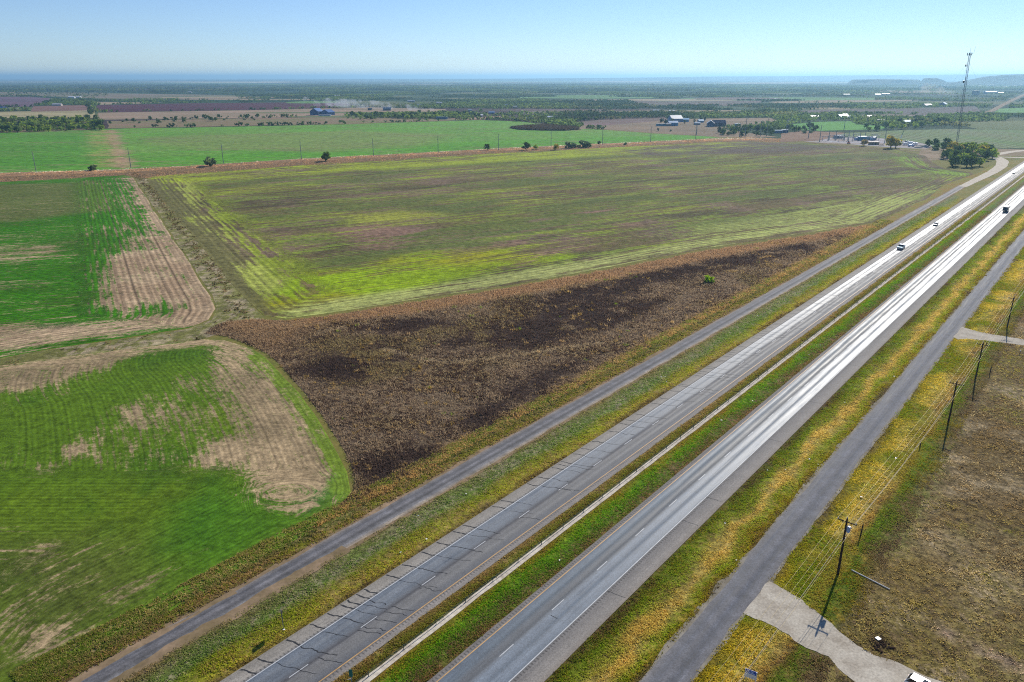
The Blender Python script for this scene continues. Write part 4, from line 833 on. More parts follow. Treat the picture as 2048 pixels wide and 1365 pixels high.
# single ones first
for px, py, kind, sc, lab in (
    (419, 333, 'shrub', 2.6, 'dark bare-branched shrub on the orange berm, left of the centre field'),
    (651, 323, 'dark', 1.15, 'broad dark tree alone on the berm below the green field'),
    (188, 341, 'shrub', 1.7, 'small grey-green shrub on the berm above the deep green field'),
    (975, 301, 'dark', .85, 'round dark tree on the berm, first of the row towards the right'),
    (1052, 301, 'dark', 1.1, 'large dark green tree on the berm left of the bushy row'),
    (1071, 299, 'olive', .7, 'small olive tree next to the large dark one on the berm'),
    (1111, 300, 'evergreen', .8, 'dense dark tree with a yellowish top on the berm'),
    (1112, 300.5, 'autumn', .95, 'spreading yellowish tree overlapping the dense dark tree on the berm'),
    (1143, 296, 'shrub', 2.2, 'grey bushy shrub on the berm right of the dense dark tree'),
    (1156, 296, 'dark', .45, 'tiny dark tree between two grey shrubs on the berm'),
    (1172, 295, 'shrub', 2.4, 'wide grey shrub beside the tiny dark tree on the berm'),
    (1198, 290, 'dark', .65, 'last small dark tree at the right of the berm row'),
    (1250, 290, 'shrub', .9, 'low round shrub alone on the bare end of the berm'),
    (1417, 566, 'greenshrub', .95, 'bright yellow-green bush alone in the brown weed field'),
    (1728, 293, 'brown', 1.35, 'brownish leafless tree beside the substation yard'),
    (1781, 297, 'autumn', 1.7, 'tall yellow-brown autumn tree at the corner of the substation yard'),
    (1791, 297, 'autumn', 1.5, 'second autumn tree, right of the tallest one by the substation'),
    (1316, 263, 'evergreen', .55, 'small dark conifer at the edge of the pasture by the green field'),
    (1341, 264, 'dark', .4, 'tiny tree in the pasture right of the small conifer'),
    (200, 259, 'dark', 1.7, 'large dark tree at the right-hand corner of the left wood')):
    x, y = G(px, py); plant(kind, x, y, sc, lab)
grove([(1884, 316), (1898, 304), (1925, 300), (1985, 304), (1994, 326), (1975, 335), (1935, 337), (1905, 334), (1890, 326)], 34, ['dark', 'dark', 'olive', 'olive', 'autumn'], 1.0, 1.55, 'leafy tree in the dense roadside grove below the mast', 'grove below the mast', 7)
grove([(1850, 296), (1860, 292), (1900, 295), (1900, 302), (1862, 301)], 8, ['shrub', 'dark'], .9, 1.6, 'dark shrubby plant along the lane between substation and grove', 'growth along the lane', 6)
grove([(-20, 240), (195, 238), (203, 261), (-20, 268)], 95, ['olive', 'olive', 'dark'], .95, 1.3, 'olive green tree in the wood at the left edge beyond the green field', 'left wood', 7)
grove([(183, 236), (192, 234), (180, 212), (168, 200), (160, 200), (172, 216)], 18, ['dark'], .9, 1.3, 'dark tree in the hedgerow running away from the left wood', 'left hedgerow', 10)
grove([(215, 246), (330, 238), (520, 232), (520, 242), (330, 248), (215, 252)], 34, ['shrub', 'dark', 'dark'], .7, 1.1, 'dark bush scattered in the pasture behind the upper green field', 'pasture bushes', 10)
grove([(690, 233), (760, 230), (900, 228), (960, 232), (960, 237), (830, 239), (700, 240)], 46, ['dark', 'olive', 'dark'], .9, 1.3, 'green tree in the belt right of the blue barns', 'tree belt by the barns', 9)
grove([(1310, 246), (1330, 241), (1420, 243), (1420, 247), (1340, 250), (1312, 251)], 12, ['evergreen', 'dark'], .8, 1.1, 'dark evergreen around the white-roofed farmhouse', 'farmhouse evergreens', 7)
grove([(1432, 268), (1440, 263), (1480, 260), (1550, 262), (1555, 270), (1500, 274), (1450, 274)], 36, ['dark', 'dark', 'evergreen', 'shrub'], .7, 1.15, 'dark tree in the thicket behind the tall steel poles', 'thicket behind the steel poles', 7)
grove([(1562, 262), (1600, 255), (1660, 258), (1655, 266), (1590, 268)], 14, ['dark', 'shrub'], .8, 1.2, 'dark bush between the blue trailers and the substation', 'bushes by the trailers', 9)
grove([(1722, 258), (1780, 255), (1840, 250), (1845, 256), (1740, 264)], 16, ['dark', 'olive'], .9, 1.2, 'tree in the line behind the substation', 'line behind the substation', 9)
grove([(1795, 250), (1830, 244), (1900, 246), (1930, 249), (1840, 256)], 14, ['dark', 'dark', 'evergreen'], 1.0, 1.4, 'rounded tree by the far blue shed', 'trees by the far blue shed', 10)
# the far wooded plain, one mass
def far_wood():
    half = math.radians(37); n = 850000; th = RNG.uniform(-half, half, n); r = np.sqrt(RNG.uniform(1180 ** 2, 8600 ** 2, n)); x = r * np.sin(th); y = r * np.cos(th)
    u = x / y / 1.0; px = 1024 + FPX * x / (y * math.cos(PITCH) + CAM_H * math.sin(PITCH))
    w1 = fbm(x, y * 1.6, 420, 4, 501); w2 = fbm(x, y, 70, 3, 505)
    p = smooth(.43, .58, w1 + .25 * (w2 - .5)); p = p * np.where(px < 520, .22, 1.0); p = np.maximum(p, (w2 > .66) * .5 * (px < 520))
    k = RNG.uniform(0, 1, n) < p * np.clip(1.25 - r / 7000, .22, 1)
    for nm, pl, *_ in far: 
        if nm == 'wood_floor': continue
        k &= ~inside([G(*q) for q in pl], x, y)
    for pl in (P4, P3, BM, [(1640, 268), (1750, 264), (1800, 261), (1900, 258.5), (2100, 261), (2100, 300), (1600, 300)], [(1300, 252), (1420, 238), (1440, 246), (1470, 256), (1300, 262)], [(620, 222), (680, 222), (690, 232), (620, 233)], [(1600, 300), (1600, 281), (1740, 270), (2100, 262), (2100, 320), (1900, 330)]): k &= ~inside([G(*q) for q in pl], x, y)
    k &= edist([G(*q) for q in ((1968, 226), (1985, 222), (2000, 213), (2022, 202), (2048, 190), (2080, 178))], x, y, False) > 22
    x, y = x[k], y[k]
    for pl, q in (([(-20, 240), (195, 238), (203, 261), (-20, 268)], 420), ([(690, 233), (760, 230), (900, 228), (960, 232), (960, 237), (830, 239), (700, 240)], 130), ([(183, 236), (192, 234), (180, 212), (168, 200), (160, 200), (172, 216)], 60), ([(100, 207), (180, 202), (190, 208), (175, 212), (70, 212)], 90), ([(-20, 185), (215, 186), (220, 195), (-20, 195)], 260)):
        a_, b_ = poly_scatter([G(*v) for v in pl], q * 2); x = np.concatenate([x, a_]); y = np.concatenate([y, b_])
    r = np.hypot(x, y); n = len(x); K = 7; h = RNG.uniform(3, 6.5, n) * np.where(r > 4500, 1.5, 1) * (1 + .25 * (fbm(x, y, 140, 2, 9) - .5)); 
    gx = np.repeat(x, K); gy = np.repeat(y, K); gh = np.repeat(h, K); m_ = n * K; rr_ = np.repeat(h * .55, K)
    cx = gx + RNG.normal(0, .5, m_) * rr_; cy = gy + RNG.normal(0, .5, m_) * rr_; cz = gh * RNG.uniform(.3, .95, m_)
    nv = RNG.normal(0, 1, (m_, 3)); nv[:, 2] = np.abs(nv[:, 2]) * .7; nv /= np.linalg.norm(nv, axis=1)[:, None]
    u_ = np.cross(nv, np.array([.3, .2, 1.])); u_ /= np.linalg.norm(u_, axis=1)[:, None]; w_ = np.cross(nv, u_); sz = (gh * .27 * RNG.uniform(.7, 1.3, m_))[:, None]; P_ = np.column_stack([cx, cy, cz])
    V = np.stack([P_ - u_ * sz - w_ * sz * .7, P_ + u_ * sz - w_ * sz * .8, P_ + u_ * sz * .8 + w_ * sz, P_ - u_ * sz * .7 + w_ * sz * .9], 1)
    t_ = fbm(x, y, 260, 3, 77); c_ = lerp(lerp(const(S(52, 66, 34), n), S(88, 104, 46), smooth(.4, .62, t_)), S(104, 100, 60), smooth(.6, .75, fbm(x, y, 90, 3, 81)) * .7) * RNG.uniform(.6, 1.4, (n, 1)) * 1.75
    C = np.repeat(np.repeat(c_, K, 0) * RNG.uniform(.8, 1.2, (m_, 1)), 4, 0); print('far wood trees', n)
    tag(big_mesh('woodland', V.reshape(-1, 3), np.arange(m_ * 4), 4, LEAF, dict(colA=np.clip(C, 0, 1))), 'green scrub woodland spreading over the far plain to the horizon', 'woodland', kind='stuff')
far_wood()
# ================================================================== POLES, WIRES, BARRIER, SIGNS
def make_pole(h):
    r = empty('utility_pole', (0, 0, 0)); mb = MB(); mb.tube((0, 0, -.2), (0, 0, h), .20, .13, 10); mb.build('pole', WOODP, r)
    mb = MB(); mb.box((0, 0.2, h - .75), (2.9, .12, .14)); mb.tube((-.9, .2, h - .75), (0, .14, h - 1.5), .03, n=5); mb.tube((.9, .2, h - .75), (0, .14, h - 1.5), .03, n=5); mb.build('crossarm', WOODP, r)
    for x, z in ((-1.35, h - .68), (1.35, h - .68), (0, h)):
        mb = MB(); y = .2 if x else 0; mb.tube((x, y, z), (x, y, z + .12), .03, n=6); mb.tube((x, y, z + .1), (x, y, z + .2), .09, .06, 8); mb.tube((x, y, z + .2), (x, y, z + .28), .07, .03, 8); mb.build('insulator', CERAM, r)
    return r
PH = 10.3; poles = []
WD = math.atan2(-(CA), -(SA))
def pole_rot(i, pts):
    a = pts[max(i - 1, 0)]; b = pts[min(i + 1, len(pts) - 1)]; return math.atan2(b[1] - a[1], b[0] - a[0]) - PI / 2
pp = [SD(30, -25.0), G(1675.5, 1149), G(1896.5, 846), G(1950.5, 759), G(2014, 656), SD(345, -18.5)]
plab = ['wooden utility pole with crossarm, nearest of the roadside row and before the transformer pole', 'tall wooden utility pole with a crossarm and a blue-grey transformer near the gravel driveway', 'dark wooden utility pole with crossarm standing in the dry field below the second driveway', 'dark wooden utility pole with pale crossarm at the second driveway', 'utility pole beyond the second driveway near the right edge', 'utility pole farthest up the frontage road at the right edge']
up = make_pole(PH)
for i, p in enumerate(pp):
    o = up if i == 0 else copy_tree(up); o.location = (p[0], p[1], 0); o.rotation_euler = (0, 0, pole_rot(i, pp)); tag(o, plab[i], 'utility pole', 'utility poles along the frontage road'); poles.append(o)
mb = MB(); mb.tube((.42, .1, PH - 2.35), (.42, .1, PH - 1.45), .27, .27, 14); mb.tube((.42, .1, PH - 1.45), (.42, .1, PH - 1.36), .29, .2, 14); mb.box((.17, .05, PH - 1.9), (.2, .1, .7)); tfm = mb.build('transformer', BLUEG, poles[1])
for y in (-.05, .22):
    mb = MB(); mb.tube((.42, y, PH - 1.38), (.42, y, PH - 1.12), .05, .03, 7); mb.build('bushing', CERAM, tfm)
mb = MB(); mb.tube((.1, .2, 6.4), (.1, .2, 6.75), .07, n=8); mb.build('cable_closure', WHITE, poles[1])
def local(o, v):
    c_, s_ = math.cos(o.rotation_euler[2]), math.sin(o.rotation_euler[2]); return Vector((o.location[0] + v[0] * c_ - v[1] * s_, o.location[1] + v[0] * s_ + v[1] * c_, v[2]))
def wire(v, r, sag, label, mat, name='power_line'):
    pts = []
    for i in range(len(poles) - 1):
        a = local(poles[i], v); b = local(poles[i + 1], v); n = 14; Ls = (b - a).length
        for k in range(n + (i == len(poles) - 2)): t = k / n; p = a.lerp(b, t); p.z -= 4 * sag * (Ls / 60) ** 2 * t * (1 - t); pts.append(p)
    mb = MB(); mb.path(pts, r, 5); tag(mb.build(name, mat, None, True), label, 'wire', 'wires along the frontage road')
wire((-1.35, .2, PH - .38), .015, .5, 'thin pale wire from the road-side ends of the crossarms', WIREM)
wire((0, 0, PH + .3), .015, .5, 'thin pale wire running over the pole tops', WIREM)
wire((1.35, .2, PH - .38), .015, .5, 'thin pale wire from the field-side ends of the crossarms', WIREM)
wire((-.2, 0, PH - 2.1), .015, .6, 'thin pale wire strung just below the crossarms', WIREM)
wire((-.18, 0, 6.6), .03, .7, 'thicker grey cable strung lowest on the utility poles', plain('grey_cable', S(170, 156, 142), .6), 'telephone_cable')
# posts
def post(px, py, h, r, label, tilt=(0, 0), cap=False):
    x, y = G(px, py); rt = empty('post', (x, y, 0)); mb = MB(); mb.tube((0, 0, -.2), (tilt[0], tilt[1], h), r, r * .85, 8); mb.build('shaft', WOODP, rt)
    if cap: mb = MB(); mb.tube((tilt[0], tilt[1], h), (tilt[0], tilt[1], h + .35), r * 1.15, r * 1.1, 8); mb.build('cap', WHITE, rt)
    tag(rt, label, 'post', 'lone posts in the dry field'); return rt
post(1721, 1072, 2.3, .12, 'dark wooden stub post right of the transformer pole', (.1, 0))
post(1839.5, 897, 1.3, .12, 'short dark post halfway between the transformer pole and the second driveway')
post(1979.5, 749, 2.2, .12, 'dark post in the dry field right of the pole below the second driveway', (.05, .1))
post(1971.5, 694, 1.3, .1, 'small dark post beside the second driveway')
post(2039.5, 709, .9, .09, 'small white-topped marker post near the right edge', cap=True)
a = G(1703, 1142); b = G(1779, 1180.5); mb = MB(); mb.tube((a[0], a[1], .16), (b[0], b[1], .16), .09, .08, 8); tag(mb.build('fallen_pole', plain('silvered_wood', S(226, 220, 208), .7)), 'long pale pole lying on the ground right of the transformer pole', 'fallen pole')
x, y = G(1756, 1279); rt = empty('white_board', (x, y, .05), .5); mb = MB(); mb.box((0, 0, .1), (.6, .6, .08)); mb.build('panel', WHITE, rt); mb = MB(); mb.box((-.25, 0, .03), (.08, .9, .07)); mb.box((.25, 0, .03), (.08, .9, .07)); mb.build('batten', BARK, rt); tag(rt, 'white board lying at the edge of the dark burnt pit', 'board')
# earth thrown up round the pit
mb = MB(); x, y = G(1762, 1292); R = random.Random(4)
for i in range(26): mb.sphere((x + R.gauss(0, .9), y + R.gauss(0, .6), .05), R.uniform(.12, .34), 6, 4, sz=.6)
tag(mb.build('earth_clods', plain('dark_earth', S(58, 44, 36), 1, spec=.05)), 'dark clods of earth heaped in the burnt pit beside the driveway', 'earth heap', kind='stuff')
# estate sign
x, y = G(1500, 1362); rt = empty('yard_sign', (x, y, 0), -.55); mb = MB()
for q in (-.62, .62): mb.box((q, 0, .75), (.09, .09, 1.5))
mb.build('post', WHITE, rt); mb = MB(); mb.box((0, -.07, .72), (1.16, .04, .62)); mb.build('lower_panel', WHITE, rt); mb = MB(); mb.box((0, -.07, 1.3), (1.16, .045, .52)); bl = mb.build('upper_panel', plain('sign_blue', S(28, 78, 170), .5, var=.05), rt)
mb = MB()
for q, wd in ((-.26, .22), (.12, .3)): mb.box((q, -.098, 1.38), (wd, .012, .12))
mb.box((.02, -.098, 1.17), (.8, .012, .1)); mb.build('lettering', plain('sign_light_blue', S(190, 210, 240), .5), bl)
rt.scale = (1.15, 1.15, 1.15); tag(rt, 'blue and white estate sign on two posts near the bottom edge', 'sign')
x, y = G(1495, 1358); rt = empty('marker_flag', (x, y, 0), .3); mb = MB(); mb.tube((0, 0, 0), (0, 0, 1.1), .03, n=6); mb.build('stake', WHITE, rt); mb = MB(); mb.add([(-.5, -.02, .45), (.02, -.02, .45), (.02, -.02, 1.1), (-.5, .02, .45), (.02, .02, .45), (.02, .02, 1.1)], [(0, 1, 2), (5, 4, 3), (0, 3, 4, 1), (1, 4, 5, 2), (2, 5, 3, 0)]); mb.build('flag', WHITE, rt); tag(rt, 'small white triangular marker left of the blue and white sign', 'marker')
# road sign seen edge-on by the west carriageway
x, y = G(567, 1258); rt = empty('road_sign', (x, y, 0), math.atan2(-y, -x) + .02 + PI); mb = MB(); mb.box((0, 0, 1.6), (.09, .09, 3.2)); mb.build('post', GALV, rt); mb = MB(); mb.box((0, .08, 2.75), (1.0, .03, 1.25)); mb.build('panel', plain('sign_back', S(110, 112, 112), .5, .4), rt); tag(rt, 'grey road sign seen edge-on beside the left carriageway', 'road sign')
# green sign in the median
x, y = SD(47.2, -64.9); rt = empty('median_sign', (x, y, 0), -RA + .5); mb = MB(); mb.box((0, 0, 1.1), (.08, .08, 2.2)); mb.build('post', GALV, rt); mb = MB(); mb.box((0, -.06, 1.75), (.5, .03, 1.2)); mb.build('panel', plain('sign_green', S(0, 104, 96), .5, var=.08), rt); tag(rt, 'small green sign on a post in the median at the bottom edge', 'road sign')
x, y = SD(47.0, -65.9); mb = MB(); mb.tube((x, y, .1), (x + .75, y + .1, .25), .05, n=6); tag(mb.build('white_tube', WHITE), 'white plastic tube lying in the grass beside the green sign', 'tube')
# litter along the verges
mb = MB(); mb.add([(-.16, -.1, .05), (.14, -.12, .09), (.17, .1, .06), (-.12, .13, .12), (-.16, -.1, .03), (.14, -.12, .07), (.17, .1, .04), (-.12, .13, .1)], [(0, 1, 2, 3), (7, 6, 5, 4), (0, 4, 5, 1), (1, 5, 6, 2), (2, 6, 7, 3), (3, 7, 4, 0)]); lt = mb.build('paper_scrap', WHITE)
R_ = random.Random(5)
for i in range(26):
    o = lt if i == 0 else lt.copy()
    if i: COL.objects.link(o)
    d_ = R_.choice([R_.uniform(-62.8, -58), R_.uniform(-88, -79), R_.uniform(-45, -36), R_.uniform(-30, -18)]); s_ = R_.uniform(45, 240); o.location = SD(s_, d_) + (.16,); o.rotation_euler = (R_.uniform(-.3, .3), R_.uniform(-.3, .3), R_.uniform(0, 6)); o.scale = (R_.uniform(.6, 1.3),) * 3
    tag(o, 'scrap of white paper lying in the roadside grass', 'paper scrap', 'paper scraps in the verges')
# cable barrier
cb = empty('cable_barrier', SD(30, -64.1) + (0,)); tag(cb, 'cable barrier on green posts along the concrete strip in the median', 'barrier'); PGR = plain('green_steel', S(70, 96, 84), .5, .4)
cb_o = Vector(SD(30, -64.1) + (0,)); first = None
for i in range(98):
    p = Vector(SD(43.0 + 6.35 * i, -64.1) + (0,)) - cb_o
    if first is None: mb = MB(); mb.box((0, 0, .44), (.1, .06, .9)); first = mb.build('post', PGR, cb); o = first
    else: o = first.copy(); COL.objects.link(o); o.parent = cb
    o.location = p; o.rotation_euler = (0, 0, -RA)
for z in (.45, .62, .8):
    mb = MB(); mb.path([Vector(SD(s_, -64.1) + (z,)) - cb_o for s_ in np.arange(30, 661, 10)], .022, 5); mb.build('cable', PGR, cb)

# ================================================================== VEHICLES  (x forward, y left, z up)
def wheels(root, xs, yw, r, wd=.24):
    for x in xs:
        for s_ in (-1, 1):
            mb = MB(); mb.tube((x, s_ * (yw - wd), r), (x, s_ * yw, r), r, r, 18); wh = mb.build('wheel', BLACK, root); mb = MB(); mb.tube((x, s_ * (yw - .02), r), (x, s_ * (yw + .015), r), r * .62, r * .55, 12); mb.build('rim', STEEL, wh)
def lamps(root, x, ys, z, sz, mat, name):
    for y in ys: mb = MB(); mb.box((x, y, z), sz); mb.build(name, mat, root)
def car_body(root, low, glass, W, paint, gw=.84, roof_z=None, roofcol=None):
    mb = MB(); mb.prism(low, -W / 2, W / 2); mb.build('body', paint, root, bevel=.07)
    n = len(glass); zt = max(q[1] for q in glass); zb = min(q[1] for q in glass); vs = []
    for sgn in (-1, 1):
        for x, z in glass: k = (z - zb) / (zt - zb); vs.append((x, sgn * (W / 2 * (.94 - .14 * k)), z))
    fs = [tuple(range(n)), tuple(range(2 * n - 1, n - 1, -1))] + [(i, n + i, n + (i + 1) % n, (i + 1) % n) for i in range(n)]
    mb = MB(); mb.add(vs, fs); cab = mb.build('windows', GLASS, root)
    top = sorted([q for q in glass if q[1] > zt - .12]); x0, x1 = top[0][0], top[-1][0]; mb = MB(); mb.box(((x0 + x1) / 2, 0, zt + .01), (x1 - x0 + .12, W * .78, .07)); rf = mb.build('roof', roofcol or paint, root, bevel=.03)
    for sgn in (-1, 1):                                     # pillars
        mb = MB()
        for i in range(n):
            (xa, za), (xb, zb2) = glass[i], glass[(i + 1) % n]
            if abs(za - zb2) > .25: ka = (za - zb) / (zt - zb); kb = (zb2 - zb) / (zt - zb); mb.tube((xa, sgn * W / 2 * (.94 - .14 * ka), za), (xb, sgn * W / 2 * (.94 - .14 * kb), zb2), .05, n=5)
        xm = (x0 + x1) / 2 - .05; mb.tube((xm, sgn * W / 2 * .945, zb), (xm, sgn * W / 2 * .81, zt), .05, n=5); mb.build('pillar', paint, root)
    for sgn in (-1, 1): mb = MB(); xf = max(q[0] for q in glass) - .25; mb.box((xf, sgn * (W / 2 + .1), zb + .1), (.12, .2, .15)); mb.build('mirror', paint, root)
    return rf
def heading(toward): return math.atan2(CA, SA) + (PI if toward else 0)
def paint(n_, c): 
    if n_ in MATS: return MATS[n_]
    m = plain(n_, c, .28, .2, var=.04); m.node_tree.nodes['Principled BSDF'].inputs['Coat Weight'].default_value = .6; return m
# pickup coming towards us on the west carriageway
s, d = toSD(*G(1813, 500)); rt = empty('pickup_truck', SD(s, -73.9) + (.105,), heading(True)); P_ = paint('teal_blue_paint', S(90, 150, 175))
car_body(rt, [(-2.85, .5), (2.75, .5), (2.85, .8), (2.75, 1.12), (1.3, 1.25), (-2.85, 1.22)], [(1.35, 1.22), (.65, 1.86), (-.8, 1.9), (-1.1, 1.22)], 2.0, P_, roofcol=paint('white_roof_paint', S(232, 232, 232)))
mb = MB(); mb.box((-1.98, 0, 1.235), (1.6, 1.6, .03)); mb.build('bed_liner', BLACK, rt); mb = MB(); mb.box((2.84, 0, .62), (.16, 1.96, .24)); mb.build('bumper', CHROME, rt); mb = MB(); mb.box((2.83, 0, .93), (.06, 1.1, .26)); mb.build('grille', BLACK, rt)
wheels(rt, (-1.85, 1.85), 1.0, .4); lamps(rt, 2.82, (-.78, .78), .93, (.08, .32, .2), LAMPG, 'headlight'); lamps(rt, -2.86, (-.88, .88), 1.0, (.05, .14, .32), REDL, 'taillight'); rt.scale = (1.12,) * 3
tag(rt, 'teal blue pickup with a white roof coming towards the camera on the left carriageway', 'pickup')
def sedan(name, loc, rz, pt, label, suv=False):
    rt = empty(name, loc, rz)
    if suv: low, gl, W = [(-2.35, .42), (2.25, .42), (2.36, .7), (2.25, .98), (1.1, 1.1), (-2.3, 1.12), (-2.38, .85)], [(1.15, 1.08), (.4, 1.66), (-1.75, 1.7), (-2.28, 1.1)], 1.9
    else: low, gl, W = [(-2.35, .35), (2.25, .35), (2.38, .58), (2.25, .82), (1.05, .96), (-1.6, 1.0), (-2.35, .94)], [(1.1, .94), (.35, 1.42), (-.95, 1.44), (-1.75, .98)], 1.82
    rf = car_body(rt, low, gl, W, pt); wheels(rt, (-1.45, 1.42), W / 2 - .01, .34)
    lamps(rt, low[2][0] - .06, (-.62, .62), low[3][1] - .18, (.12, .36, .14), LAMPG, 'headlight'); lamps(rt, low[0][0] - .02, (-.68, .68), .86, (.06, .3, .16), REDL, 'taillight')
    mb = MB(); mb.box((low[2][0] - .01, 0, .52), (.08, W * .8, .16)); mb.build('bumper', BLACK, rt)
    tag(rt, label, 'car'); return rt, rf
s, d = toSD(*G(1884, 453)); sedan('car', SD(s, -73.8) + (.105,), heading(True), paint('slate_blue_paint', S(64, 76, 104)), 'dark saloon car coming towards the camera behind the teal pickup')
s, d = toSD(*G(2043, 348.5)); sedan('car', SD(s, -72.8) + (.105,), heading(True), paint('grey_paint', S(120, 126, 134)), 'grey car farthest away on the left carriageway at the right edge')
# box truck going away
s, d = toSD(*G(2027, 427)); rt = empty('box_truck', SD(s + 4, -51.0) + (.105,), heading(False)); TP = paint('dark_teal_paint', S(20, 84, 104))
mb = MB(); mb.box((-1.6, 0, 2.05), (6.6, 2.5, 2.3)); mb.build('cargo_box', TP, rt, bevel=.05); mb = MB(); mb.box((-1.6, 0, 3.23), (6.5, 2.4, .06)); mb.build('roof', WHITE, rt)  # white of the roof includes the sun glare as paint
mb = MB(); mb.prism([(2.0, .6), (4.3, .6), (4.35, 1.5), (3.75, 2.55), (2.0, 2.6)], -1.1, 1.1); mb.build('cab', TP, rt, bevel=.06); mb = MB(); mb.prism([(4.36, 1.52), (3.79, 2.45), (3.75, 2.45), (4.3, 1.52)], -1.0, 1.0); mb.build('windscreen', GLASS, rt)
mb = MB(); mb.box((.2, 0, .72), (8.2, .9, .25)); mb.build('chassis', BLACK, rt); mb = MB(); mb.box((-4.93, 0, 2.0), (.05, 2.2, 1.9)); mb.build('rear_door', plain('shaded_door', S(30, 50, 70), .5), rt); mb = MB(); mb.box((-5.0, 0, .72), (.14, 2.3, .16)); mb.build('bumper', BLACK, rt)  # rear door colour darkened for the shaded back end
wheels(rt, (-3.2, 3.3), 1.2, .48, .32); lamps(rt, -4.98, (-.95, .95), .95, (.05, .2, .14), REDL, 'taillight'); tag(rt, 'dark teal box truck with a glare-white roof driving away on the right carriageway', 'truck')
# white car on the gravel driveway
a = Vector(G(1806, 1364)); b = Vector(G(1862, 1394)); dv = b - a; c_ = a + dv.normalized() * 2.5
rt, rf = sedan('parked_car', (c_.x, c_.y, .08), math.atan2(dv.y, dv.x), paint('pearl_white_paint', S(222, 224, 226)), 'white car with a dark sunroof on the gravel driveway at the bottom edge', True)
rt.scale = (.92,) * 3; mb = MB(); mb.box((.05, 0, 1.755), (.75, .95, .02)); mb.build('sunroof', GLASS, rf)

# ================================================================== STEEL POLES ALONG THE BERM
TPC = plain('weathering_steel_pole', S(128, 136, 134), .6, .2)
def tall_pole(h, arms=True, thick=.34):
    r = empty('transmission_pole', (0, 0, 0)); mb = MB(); mb.tube((0, 0, -.3), (0, 0, h), thick, thick * .5, 10); mb.build('pole', TPC, r)
    if arms:
        for k, (z, sd_) in enumerate(((h - 1.2, 1), (h - 3.6, -1), (h - 6, 1))):
            mb = MB(); mb.tube((0, 0, z), (sd_ * 1.9, 0, z + .35), .13, .08, 7); am = mb.build('arm', TPC, r); mb = MB(); mb.tube((sd_ * 1.9, 0, z + .3), (sd_ * 1.9, 0, z - .9), .1, .1, 7); mb.build('insulator', CERAM, am)
    return r
tp = tall_pole(17)
berm_poles = [(72.5, 344.5), (262, 337), (447, 327), (603, 319), (747, 313), (876.5, 306.5), (997, 301), (1102, 292.5), (1204.5, 290.5), (1301, 284.5), (1391, 279.5)]
blab = ['leftmost steel pole on the berm near the left edge', 'steel pole at the crossing of the berm and the bare strip in the green field', 'steel pole on the berm just right of the bare-branched shrub', 'steel pole on the berm left of the lone broad tree', 'steel pole on the berm right of the lone broad tree', 'steel pole standing midway along the treeless middle of the berm', 'steel pole on the berm right of the round dark tree', 'steel pole rising behind the dense dark tree on the berm', 'steel pole behind the last small tree of the berm row', 'steel pole on the bare right part of the berm', 'rightmost steel pole of the berm, by the tip of the green field']
pts = [G(*q) for q in berm_poles]; tps = []
for i, p in enumerate(pts):
    o = tp if i == 0 else copy_tree(tp); o.location = (p[0], p[1], 0); o.rotation_euler = (0, 0, pole_rot(i, pts)); o.scale = (1, 1, 1.02 + .06 * (i > 6)); tag(o, blab[i], 'transmission pole', 'steel poles along the berm'); tps.append(o)
for v, lb in (((1.9, 0, 15.2), 'top thin conductor strung between the steel poles of the berm'), ((-1.9, 0, 12.8), 'middle thin conductor strung between the steel poles of the berm'), ((1.9, 0, 10.4), 'lowest thin conductor strung between the steel poles of the berm')):
    P_ = []
    for i in range(len(tps) - 1):
        a = local(tps[i], v); b = local(tps[i + 1], v)
        for k in range(8): t = k / 8; q = a.lerp(b, t); q.z -= 6 * t * (1 - t); P_.append(q)
    mb = MB(); mb.path(P_, .012, 4); tag(mb.build('conductor', GALV), lb, 'wire', 'conductors along the berm')
def at_h(px, py, ptop): # height from the photo of a thing standing at (px,py)
    x, y = G(px, py); v = (682.5 - ptop) / FPX; dy = math.cos(PITCH) + v * math.sin(PITCH); dz = -math.sin(PITCH) + v * math.cos(PITCH); return max(2, CAM_H + dz * y / dy)
sub = [(1479, 274, 245), (1490, 274, 235), (1520.5, 273, 242), (1533, 273, 237), (1574, 263, 236), (1616.5, 277.5, 240), (1639, 284.5, 251), (1688, 260, 238), (1769, 287, 252), (1572, 268, 240), (1393, 270, 251)]
slab = ['left tall pole in front of the thicket', 'second tall pole in front of the thicket, with a pale foot', 'third tall pole, at the right end of the thicket', 'fourth tall pole right of the thicket', 'tall pole behind the blue trailers', 'tall pole in the bare pasture left of the substation', 'tall steel pole at the left corner of the substation yard', 'tall steel pole behind the small green field', 'tall steel pole at the right end of the substation yard', 'shorter pole directly beside the blue trailers', 'pole in the pasture beyond the tip of the green field']
for (px, py, pt), lb in zip(sub, slab):
    o = copy_tree(tp); p = G(px, py); o.location = (p[0], p[1], 0); o.rotation_euler = (0, 0, .4); o.scale = (1.5, 1.5, at_h(px, py, pt) / 17); tag(o, lb, 'transmission pole', 'tall poles near the substation')
bays = [(1657, 281.5, 261), (1671, 281.5, 261), (1687.5, 281, 262), (1696.5, 282, 262), (1705.5, 281, 262), (1719.5, 281.5, 262), (1729.5, 279.5, 261)]
sp = tall_pole(12, False, .5)
for i, (px, py, pt) in enumerate(bays):
    o = sp if i == 0 else copy_tree(sp); p = G(px, py); o.location = (p[0], p[1], 0); o.scale = (1, 1, at_h(px, py, pt) / 12); o.name = 'substation_pole'; tag(o, 'bare grey steel pole standing among the substation equipment', 'steel pole', 'bare poles in the substation yard')
